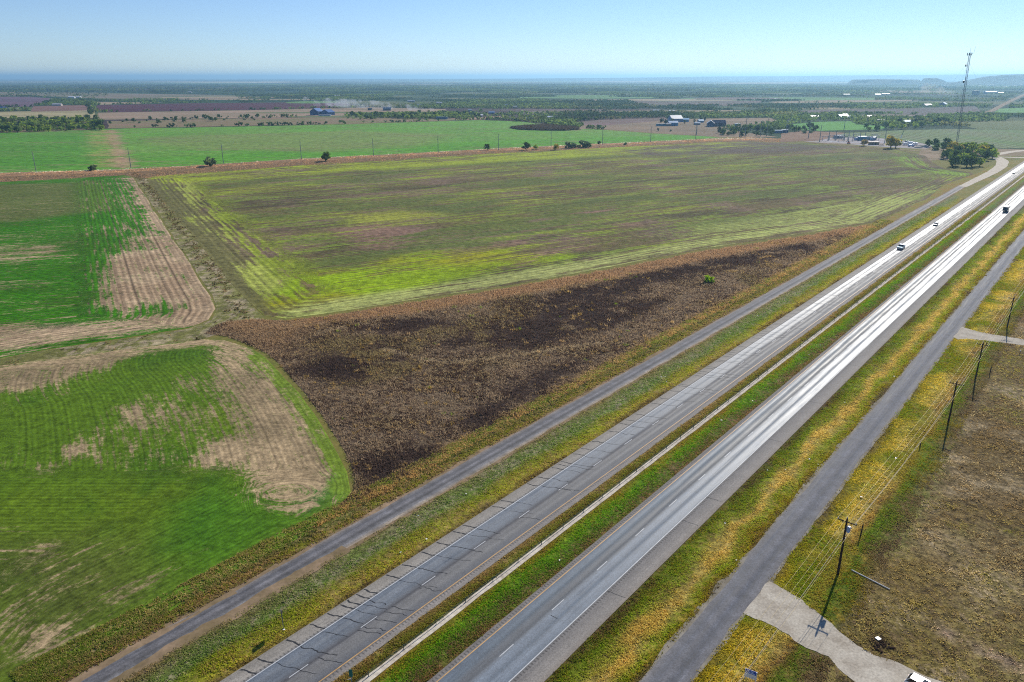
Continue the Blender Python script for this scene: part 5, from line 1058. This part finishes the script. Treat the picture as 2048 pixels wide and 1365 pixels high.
# substation kit
def transformer(px, py, label):
    x, y = G(px, py); r = empty('power_transformer', (x, y, 0), .3); mb = MB(); mb.box((0, 0, 1.8), (5, 3, 3.2)); mb.build('tank', BLUEG, r, bevel=.1)
    for q in (-1, 1):
        mb = MB(); [mb.box((-1.8 + .9 * k, q * 2.0, 1.7), (.25, .9, 2.6)) for k in range(5)]; mb.build('radiator', BLUEG, r)
    for q in (-1.5, 0, 1.5): mb = MB(); mb.tube((q, 0, 3.4), (q, 0, 5.4), .22, .12, 8); mb.build('bushing', CERAM, r)
    tag(r, label, 'transformer')
transformer(1713, 281, 'blue-grey power transformer left of the control building in the substation'); transformer(1745, 281, 'blue-grey power transformer right of the control building in the substation')
def bus_frame(px, py, w_, h, label):
    x, y = G(px, py); r = empty('busbar_frame', (x, y, 0), .1)
    for q in (-w_ / 2, w_ / 2): mb = MB(); mb.box((q, 0, h / 2), (.45, .45, h)); mb.build('column', STEEL, r)
    mb = MB(); mb.box((0, 0, h + .2), (w_ + 1, .5, .5)); mb.build('beam', STEEL, r)
    for k in range(3): mb = MB(); mb.tube((-w_ / 3 + k * w_ / 3, 0, h - 1.4), (-w_ / 3 + k * w_ / 3, 0, h), .18, n=6); mb.build('insulator', CERAM, r)
    tag(r, label, 'steel frame', 'low busbar frames in the substation')
for k, (px, py) in enumerate([(1650, 282), (1664, 280), (1678, 279.5), (1683, 283), (1692, 279), (1700, 283.5), (1712, 277.5), (1738, 283), (1752, 281), (1748, 278)]): bus_frame(px, py, 7, 5.5, 'low grey busbar frame on the crushed stone of the substation')
# houses -----------------------------------------------------------
def house(px, py, w_, l_, h, rh, rot, wc, rc, label, name='house', cat='house', group=None, win=3, gable=True):
    x, y = G(px, py); r = empty(name, (x, y, 0), rot); wm = plain('wall_%d_%d_%d' % wc, S(*wc), .8, var=.1, scale=.4); rm = plain('roof_%d_%d_%d' % rc, S(*rc), .45, .1, var=.12, scale=.4)
    mb = MB(); mb.box((0, 0, h / 2), (w_, l_, h))
    if gable: mb.add([(-w_ / 2, -l_ / 2, h), (-w_ / 2, l_ / 2, h), (-w_ / 2, 0, h + rh), (w_ / 2, -l_ / 2, h), (w_ / 2, l_ / 2, h), (w_ / 2, 0, h + rh)], [(0, 1, 2), (5, 4, 3)])
    wl = mb.build('wall', wm, r); mb = MB(); e = .5
    if gable:
        for sg in (-1, 1): mb.add([(-w_ / 2 - e, 0, h + rh + .15), (w_ / 2 + e, 0, h + rh + .15), (w_ / 2 + e, sg * (l_ / 2 + e), h - .15), (-w_ / 2 - e, sg * (l_ / 2 + e), h - .15), (-w_ / 2 - e, 0, h + rh + .35), (w_ / 2 + e, 0, h + rh + .35), (w_ / 2 + e, sg * (l_ / 2 + e), h + .05), (-w_ / 2 - e, sg * (l_ / 2 + e), h + .05)], [(0, 1, 2, 3), (7, 6, 5, 4), (0, 4, 5, 1), (1, 5, 6, 2), (2, 6, 7, 3), (3, 7, 4, 0)])
    else: mb.box((0, 0, h + .2), (w_ + .8, l_ + .8, .4))
    mb.build('roof', rm, r); dk = plain('dark_opening', S(36, 42, 52), .3, var=.05)
    mb = MB(); mb.box((w_ * .1, -l_ / 2 - .03, 1.05), (1.1, .08, 2.1)); mb.build('door', dk, r)
    for k in range(win): mb = MB(); mb.box((-w_ / 2 + (k + .5) * w_ / win + (.9 if abs(-w_ / 2 + (k + .5) * w_ / win - w_ * .1) < 1.2 else 0), -l_ / 2 - .03, h * .58), (min(1.6, w_ / win * .4), .08, h * .32)); mb.build('window', dk, r)
    tag(r, label, cat, group); return r
HB = (70, 96, 140)
house(634, 230.5, 20, 20, 7.5, 6, 1.2, (52, 80, 120), (44, 92, 150), 'left of the two big blue-roofed barns beside the tree belt', 'barn', 'barn', win=2)
house(656, 230.5, 20, 20, 6, 5, 1.1, (60, 92, 134), (40, 84, 140), 'right of the two big blue-roofed barns, with the lower roof', 'barn', 'barn', win=2)
house(650, 232.5, 24, 6, 2.2, .4, .1, (206, 208, 206), (196, 200, 204), 'low white shed in front of the two blue barns', 'shed', 'shed', gable=False)
house(884, 239, 21, 6, 4, .4, .05, (96, 122, 152), (120, 142, 160), 'long blue-grey metal shed at the far edge of the green field', 'shed', 'shed', gable=False)
house(774, 221.5, 18, 12, 4, 3, .1, (54, 80, 112), (60, 84, 112), 'dark farmhouse between round trees behind the tree belt', 'house', 'house')
house(740, 221, 9, 8, 3, 2, 0, (60, 64, 70), (60, 66, 80), 'small dark cabin left of the dark farmhouse', 'cabin', 'cabin', win=2)
house(1350, 244, 22, 16, 5.5, 5.5, .35, (120, 150, 180), (196, 198, 198), 'large farmhouse with a bright white roof among evergreens')  # blue of the shaded side is put into the wall colour
house(1370, 244, 13, 10, 4, 2, -.2, (92, 160, 200), (150, 190, 214), 'pale blue shed right of the white-roofed farmhouse', 'shed', 'shed', win=2)
house(1345.5, 252, 15, 9, 5, 2.4, .05, (80, 140, 176), (206, 222, 232), 'blue metal workshop with a pale roof below the white-roofed farmhouse', 'workshop', 'workshop', win=2)
house(1323, 252.5, 17, 5, 3.2, .6, .05, (90, 140, 160), (150, 160, 158), 'mobile home left of the blue metal workshop', 'mobile_home', 'mobile home', win=5, gable=False)
house(1336, 252.5, 8, 6, 3, 1.2, .05, (80, 92, 100), (110, 120, 130), 'small dark shed between mobile home and workshop', 'shed', 'shed', win=1)
house(1437, 253, 20, 12, 5, 4.5, .05, (40, 54, 84), (30, 46, 84), 'long dark blue house wing beside the gabled front', 'house', 'house')
house(1421, 253.5, 12, 12, 5, 4.5, 1.35, (60, 84, 116), (196, 204, 216), 'gabled front of the dark blue house with two white garage doors', 'house', 'house', win=2)
house(1394, 250, 9, 6, 2.6, 1.6, .1, (60, 96, 130), (90, 130, 160), 'low blue shed left of the dark blue house', 'shed', 'shed', win=1)
house(1401, 245.5, 9, 7, 3, 2, .2, (70, 120, 160), (80, 140, 180), 'small blue hut behind the low blue shed', 'shed', 'shed', win=1)
house(1475, 252, 8, 6, 3, .5, .05, (60, 110, 150), (170, 190, 200), 'small blue shed at the edge of the thicket', 'shed', 'shed', win=1, gable=False)
house(1553, 266.5, 15, 6, 3.5, .6, .03, (60, 110, 150), (150, 175, 190), 'long blue trailer near the substation', 'trailer', 'trailer', win=4, gable=False)
house(1569, 266, 8, 6, 3.8, 1, .03, (70, 100, 130), (180, 190, 200), 'short grey-blue trailer right of the long blue one', 'trailer', 'trailer', win=1, gable=False)
house(1724.5, 281, 11, 8, 4.5, .5, .05, (92, 150, 170), (206, 210, 212), 'teal control building in the middle of the substation', 'control_building', 'building', win=2, gable=False)
house(1676, 277, 10, 6, 3.5, .4, .05, (130, 136, 140), (200, 204, 206), 'small flat-roofed shelter at the back left of the substation', 'shelter', 'shelter', win=1, gable=False)
house(1743.5, 280, 9, 6, 3.5, .4, .05, (130, 136, 140), (200, 204, 206), 'small flat-roofed shelter at the back right of the substation', 'shelter', 'shelter', win=1, gable=False)
house(1747, 290, 11, 4, 3, .3, .05, (130, 112, 92), (140, 122, 100), 'brown storage container at the front of the substation yard', 'container', 'container', win=1, gable=False)
house(1927, 296, 11, 5, 3, .4, .1, (150, 150, 146), (220, 222, 224), 'white-roofed equipment shelter at the foot of the mast', 'shelter', 'shelter', win=1, gable=False)
house(1628, 237, 16, 9, 3.5, 1.4, .05, (120, 130, 140), (196, 198, 198), 'white-roofed farm shed behind the small green field', 'shed', 'shed')
house(1685, 237, 20, 11, 4, 2.6, .3, (80, 150, 190), (180, 210, 226), 'pale blue bungalow behind the small green field', 'bungalow', 'house')
house(1690, 234, 12, 8, 3.5, 2, .2, (150, 160, 170), (220, 226, 230), 'white-roofed annex behind the pale blue bungalow', 'shed', 'shed', win=2)
house(1705, 237, 10, 7, 3, 2, -.2, (60, 90, 120), (190, 200, 210), 'small pale-roofed hut right of the blue bungalow', 'cabin', 'cabin', win=1)
house(1739, 237, 12, 8, 3.5, 2, .1, (90, 70, 80), (200, 180, 170), 'small reddish hut with a pale roof behind the substation', 'cabin', 'cabin', win=1)
house(1757, 244.5, 20, 8, 3.4, .5, .03, (80, 80, 78), (196, 198, 198), 'open shed with a long white flat roof behind the substation', 'shed', 'shed', gable=False)
house(1813, 250, 13, 9, 5, 2.4, .1, (84, 140, 176), (110, 160, 190), 'far blue shed with trees either side', 'shed', 'shed', win=2)
house(1854, 214, 22, 14, 4, 3.4, .3, (60, 84, 110), (214, 214, 216), 'white-roofed farmhouse on the dark ploughed land', 'farmhouse', 'house')
house(1886, 213.5, 26, 16, 6, 5, .9, (60, 84, 116), (206, 214, 222), 'blue farmhouse with a gleaming roof slope on the dark ploughed land', 'farmhouse', 'house')
house(4, 221, 22, 14, 5, 3, .1, (60, 70, 90), (36, 84, 140), 'blue-roofed barn at the left edge', 'barn', 'barn')
house(28, 221.5, 20, 8, 3.5, 1, .1, (180, 178, 172), (206, 204, 200), 'long white shed right of the blue-roofed barn at the left edge', 'shed', 'shed', gable=False)
house(115, 212, 24, 10, 4, 2, .05, (190, 180, 170), (214, 208, 202), 'white farm building on the reddish ploughed field', 'shed', 'shed')
house(144, 197, 22, 14, 5, 2, .05, (190, 190, 190), (226, 226, 226), 'left of the two small white sheds below the far wood', 'shed', 'shed', win=1)
house(158, 196.5, 16, 12, 5, 2, .05, (190, 190, 190), (226, 226, 226), 'right of the two small white sheds below the far wood', 'shed', 'shed', win=1)
house(1059, 240.5, 14, 8, 3.5, 1, .05, (90, 140, 150), (150, 180, 176), 'long green-roofed shed in the trees right of the green field', 'shed', 'shed', gable=False)
house(1100, 239, 9, 8, 4, 1.6, .05, (120, 136, 150), (230, 232, 234), 'small shed with a bright white roof in the trees right of the green field', 'shed', 'shed', win=1)
house(960, 234.5, 10, 7, 3.5, 2, .4, (190, 190, 186), (226, 226, 224), 'small white cottage at the far corner of the green field', 'cottage', 'house', win=2)
house(880, 232, 9, 7, 3, 1, 0, (150, 130, 116), (214, 180, 160), 'pinkish-roofed hut behind the long blue-grey shed', 'cabin', 'cabin', win=1)
house(983, 228.5, 12, 8, 3.5, 1.4, .1, (80, 110, 150), (120, 160, 200), 'blue hut in the woods above the white cottage', 'cabin', 'cabin', win=1)
rs_ = random.Random(9)
for k, (px, py, w_) in enumerate([(820, 204.5, 14), (827, 205, 10), (879, 208.5, 16), (838, 214, 8), (1312, 225, 14), (1343, 226, 12), (1482, 169.5, 30), (675, 194, 24), (1755, 191, 24), (1770, 190, 34), (1693, 191, 26), (1551, 200, 10), (1030, 217, 9), (1013, 214, 8), (940, 224, 8), (380, 186, 20), (322, 177, 26)]):
    house(px, py, w_, w_ * .6, 4, 1.5, rs_.uniform(-.3, .3), (150, 150, 150), (196, 198, 198), 'tiny pale-roofed building in the far scrub woodland', 'house', 'house', 'far pale roofs in the woodland', win=2)
for k, (px, py, w_) in enumerate([(1845, 169, 75), (1891, 170, 55), (1906, 172.5, 40), (1920, 174, 60), (1933, 167.5, 50), (1981, 168, 66), (1968, 173.5, 90), (1990, 173, 40), (2005, 175, 74), (2041, 169, 55), (2028, 172, 40), (1943, 172, 40)]):
    py = max(py, 172 + (py - 167) * .45)
    house(px, py, w_, w_ * .4, 9, 1, 0, (150, 160, 170), (196, 198, 198), 'long pale warehouse in the far town below the mesa', 'warehouse', 'warehouse', 'warehouses below the mesa', win=4, gable=False)
house(1951, 191, 26, 14, 19, .5, .1, (50, 84, 116), (60, 92, 124), 'tall dark blue twin-towered plant beyond the dust cloud', 'industrial_plant', 'plant', win=2, gable=False)
house(1980, 188.5, 60, 20, 9, 4, .2, (60, 110, 150), (130, 170, 196), 'wide blue industrial shed right of the tall plant', 'industrial_shed', 'shed')
house(2000, 188.5, 24, 14, 6, 2, .1, (150, 160, 170), (226, 228, 230), 'white-roofed shed right of the wide blue industrial shed', 'shed', 'shed', win=2)
# mast ------------------------------------------------------------
bx_, by_ = G(1912, 294); rt = empty('radio_mast', (bx_, by_, 0)); MH = 100; fw = 1.1; mb = MB(); leg = [(fw * math.cos(a), fw * math.sin(a)) for a in (PI / 2, PI / 2 + 2.094, PI / 2 + 4.189)]
for q in leg: mb.tube((q[0], q[1], 0), (q[0], q[1], MH), .2, n=6)
z = 0.0
while z < MH - 2:
    for k in range(3):
        p, q = leg[k], leg[(k + 1) % 3]; mb.tube((p[0], p[1], z), (q[0], q[1], z + 1.25), .09, n=4); mb.tube((q[0], q[1], z + 1.25), (p[0], p[1], z + 2.5), .09, n=4)
    z += 2.5
mb.build('lattice', plain('mast_steel', S(84, 98, 112), .6, .2), rt)
for z, a in ((MH - 13, 2.6), (MH - 30, 2.9)): mb = MB(); mb.tube((1.4 * math.cos(a), 1.4 * math.sin(a), z), (2.6 * math.cos(a), 2.6 * math.sin(a), z), 1.25, 1.25, 14); mb.build('dish', plain('dark_dish', S(40, 56, 74), .5), rt)
mb = MB(); mb.box((0, 0, MH - 2), (5.5, .3, .3)); mb.box((0, 0, MH - 2), (.3, 5.5, .3)); mb.build('antenna_frame', STEEL, rt)
for k in range(6): a = k * PI / 3; mb = MB(); mb.box((2.4 * math.cos(a), 2.4 * math.sin(a), MH - 1.5), (.5, .5, 3)); mb.build('panel_antenna', plain('dark_dish', S(40, 56, 74)), rt)
for x, tz in ((.4, 5), (4.5, 6)): mb = MB(); mb.path([(x * .4, 0, MH - 1.5), (x, 0, MH - .5), (x * 1.15, 0, MH + tz)], .1, 5); mb.build('whip_antenna', STEEL, rt)
for az in (3.95, 0.2, 2.0):
    an = Vector((62 * math.cos(az), 62 * math.sin(az), 0))
    for zt in (30, 62, 92): mb = MB(); mb.tube((0, 0, zt), an, .035, n=4); mb.build('guy_wire', STEEL, rt)
an = Vector(G(1893, 297) + (0,)) - Vector((bx_, by_, 0)); mb = MB(); mb.tube((0, 0, 74), an, .05, n=4); gw = mb.build('guy_wire', STEEL, rt)
for k in range(15): p = Vector((0, 0, 74)).lerp(an, .28 + .42 * k / 14); mb = MB(); mb.tube(p + Vector((-.9, 0, -.55)), p + Vector((.9, 0, .55)), .16, n=6); mb.build('guy_glint', WHITE, gw)  # white bars stand in for sun glints along this guy wire
rt.rotation_euler = (0, -.045, 0); tag(rt, 'very tall slender guyed lattice radio mast with dishes and antennas', 'radio mast')
# yard machines
def box_van(px, py, rz, label, wc):
    x, y = G(px, py); r = empty('work_truck', (x, y, .06), rz); pt = paint('van_paint_%d' % wc[0], S(*wc)); mb = MB(); mb.box((-1, 0, 1.8), (5, 2.3, 2.2)); mb.build('cargo_box', pt, r, bevel=.06); mb = MB(); mb.prism([(1.6, .5), (3.6, .5), (3.65, 1.2), (3.0, 2.1), (1.6, 2.2)], -1.05, 1.05); mb.build('cab', pt, r, bevel=.06); mb = MB(); mb.prism([(3.66, 1.25), (3.05, 2.05), (3.0, 2.05), (3.6, 1.25)], -.95, .95); mb.build('windscreen', GLASS, r); wheels(r, (-2.3, 2.4), 1.1, .45); tag(r, label, 'truck')
box_van(1811, 291, .3, 'big white box truck parked right of the autumn trees', (232, 232, 232)); box_van(1823, 289, -.4, 'white truck behind the big white box truck in the yard', (226, 230, 234)); box_van(1822, 294, .1, 'pale blue work truck in front of the white trucks in the yard', (150, 176, 214)); box_van(1832, 290.5, 1.2, 'white truck at the right end of the parked trucks', (228, 228, 226)); box_van(1815, 287.5, .2, 'dark blue truck behind the big white box truck', (50, 80, 120))
x, y = G(1799, 288); rt = empty('crane', (x, y, .06), .2); YG = plain('crane_green', S(40, 110, 70), .5); mb = MB(); mb.box((0, 0, 1.3), (8, 2.5, .9)); mb.build('carrier', YG, rt, bevel=.08); mb = MB(); mb.box((-1, 0, 2.6), (3.5, 2.4, 1.7)); mb.build('upper_body', WHITE, rt, bevel=.08); wheels(rt, (-3, -1.4, 1.6, 3.1), 1.25, .55, .35)
mb = MB(); mb.tube((-.5, 0, 3), (4.5, 4, 9.5), .45, .38, 8); mb.build('boom', WHITE, rt); mb = MB(); mb.tube((4.5, 4, 9.5), (8.5, 7, 15), .36, .25, 8); mb.build('boom_extension', YG, rt); tag(rt, 'mobile crane with a raised white and green boom in the substation yard', 'crane')
x, y = G(1697, 288); rt = empty('loader', (x, y, .06), .8); OR = plain('machine_orange', S(226, 92, 52), .5); mb = MB(); mb.box((0, 0, 1.4), (3.2, 2, 1.2)); mb.build('body', OR, rt, bevel=.1); mb = MB(); mb.box((-.2, 0, 2.5), (1.4, 1.5, 1.2)); mb.build('cab', GLASS, rt); mb = MB(); mb.tube((1.2, 0, 1.8), (3.2, 0, .6), .25, n=6); mb.box((3.4, 0, .5), (.6, 2.2, .9)); mb.build('bucket_arm', OR, rt); wheels(rt, (-1.1, 1.1), 1.2, .65, .4); tag(rt, 'small orange loader at the front of the substation yard', 'loader')
for px, py, r_, lb in ((1845, 294, 7, 'grey gravel heap right of the parked trucks'), (1837, 296, 5, 'smaller gravel heap in front of the large grey one'), (1763, 291, 3.5, 'brown spoil heap left of the autumn trees')):
    x, y = G(px, py); mb = MB(); mb.sphere((x, y, -.3), r_, 14, 8, sz=.38); o = mb.build('gravel_heap', GRV if px > 1800 else DIRT, None, True); tag(o, lb, 'heap')
# smoke and dust --------------------------------------------------
def plume(name, pts, dens, col, label, sc_):
    m = bpy.data.materials.new(name + '_volume'); m.use_nodes = True; t = m.node_tree; t.nodes.remove(t.nodes['Principled BSDF']); v = N(t, 'VolumePrincipled'); v.inputs['Color'].default_value = col + (1,); v.inputs['Anisotropy'].default_value = .2
    tc = N(t, 'TexCoord'); no = N(t, 'TexNoise', i_Scale=sc_, i_Detail=4.0, i_Roughness=.6); L(t, tc.outputs['Object'], no.inputs['Vector'])
    L(t, M_(t, 'MULTIPLY', M_(t, 'SUBTRACT', no.outputs[0], .46, clamp=True), dens * 6), v.inputs['Density']); L(t, v.outputs[0], t.nodes['Material Output'].inputs['Volume'])
    mb = MB(); n = 12; rings = []
    for (px, py, r, z) in pts:
        x, y = G(px, py); rings.append([(x + .2 * r * math.cos(2 * PI * k / n), y + 1.2 * r * math.cos(2 * PI * k / n + .8), max(.4, z + r * math.sin(2 * PI * k / n))) for k in range(n)])
    vs = [p for r_ in rings for p in r_]; fs = []
    for i in range(len(rings) - 1):
        for k in range(n): fs.append((i * n + k, i * n + (k + 1) % n, (i + 1) * n + (k + 1) % n, (i + 1) * n + k))
    fs += [tuple(range(n - 1, -1, -1)), tuple(range(len(vs) - n, len(vs)))]; mb.add(vs, fs); tag(mb.build(name, m), label, 'smoke', kind='stuff')
plume('smoke', [(892, 225.5, 1.0, 1.5), (875, 225, 3, 4), (855, 224, 5, 6), (825, 223, 7, 8), (785, 221, 9, 10), (735, 219, 11, 12), (680, 217, 12, 13), (610, 214, 13, 14)], .05, (.9, .93, 1.0), 'white smoke drifting left from a fire behind the tree belt', .025)
plume('dust', [(1960, 193, 2, 2), (1935, 192.5, 4, 4), (1915, 192.3, 6, 7), (1895, 192, 12, 14), (1870, 191, 20, 24), (1840, 190, 24, 30)], .02, (1.0, .92, .82), 'tan dust cloud rising left of the tall dark plant', .014)
# ================================================================== HAZE
m = bpy.data.materials.new('haze_air'); m.use_nodes = True; t = m.node_tree; t.nodes.remove(t.nodes['Principled BSDF'])
pv = N(t, 'VolumePrincipled'); pv.inputs['Color'].default_value = (0.42, 0.74, 1.0, 1); pv.inputs['Density'].default_value = HAZE_DENSITY; pv.inputs['Anisotropy'].default_value = 0.45
L(t, pv.outputs[0], t.nodes['Material Output'].inputs['Volume'])
mb = MB(); mb.box((0, 38000, 88), (160000, 84000, 180)); hz = mb.build('haze', m); tag(hz, kind='stuff')
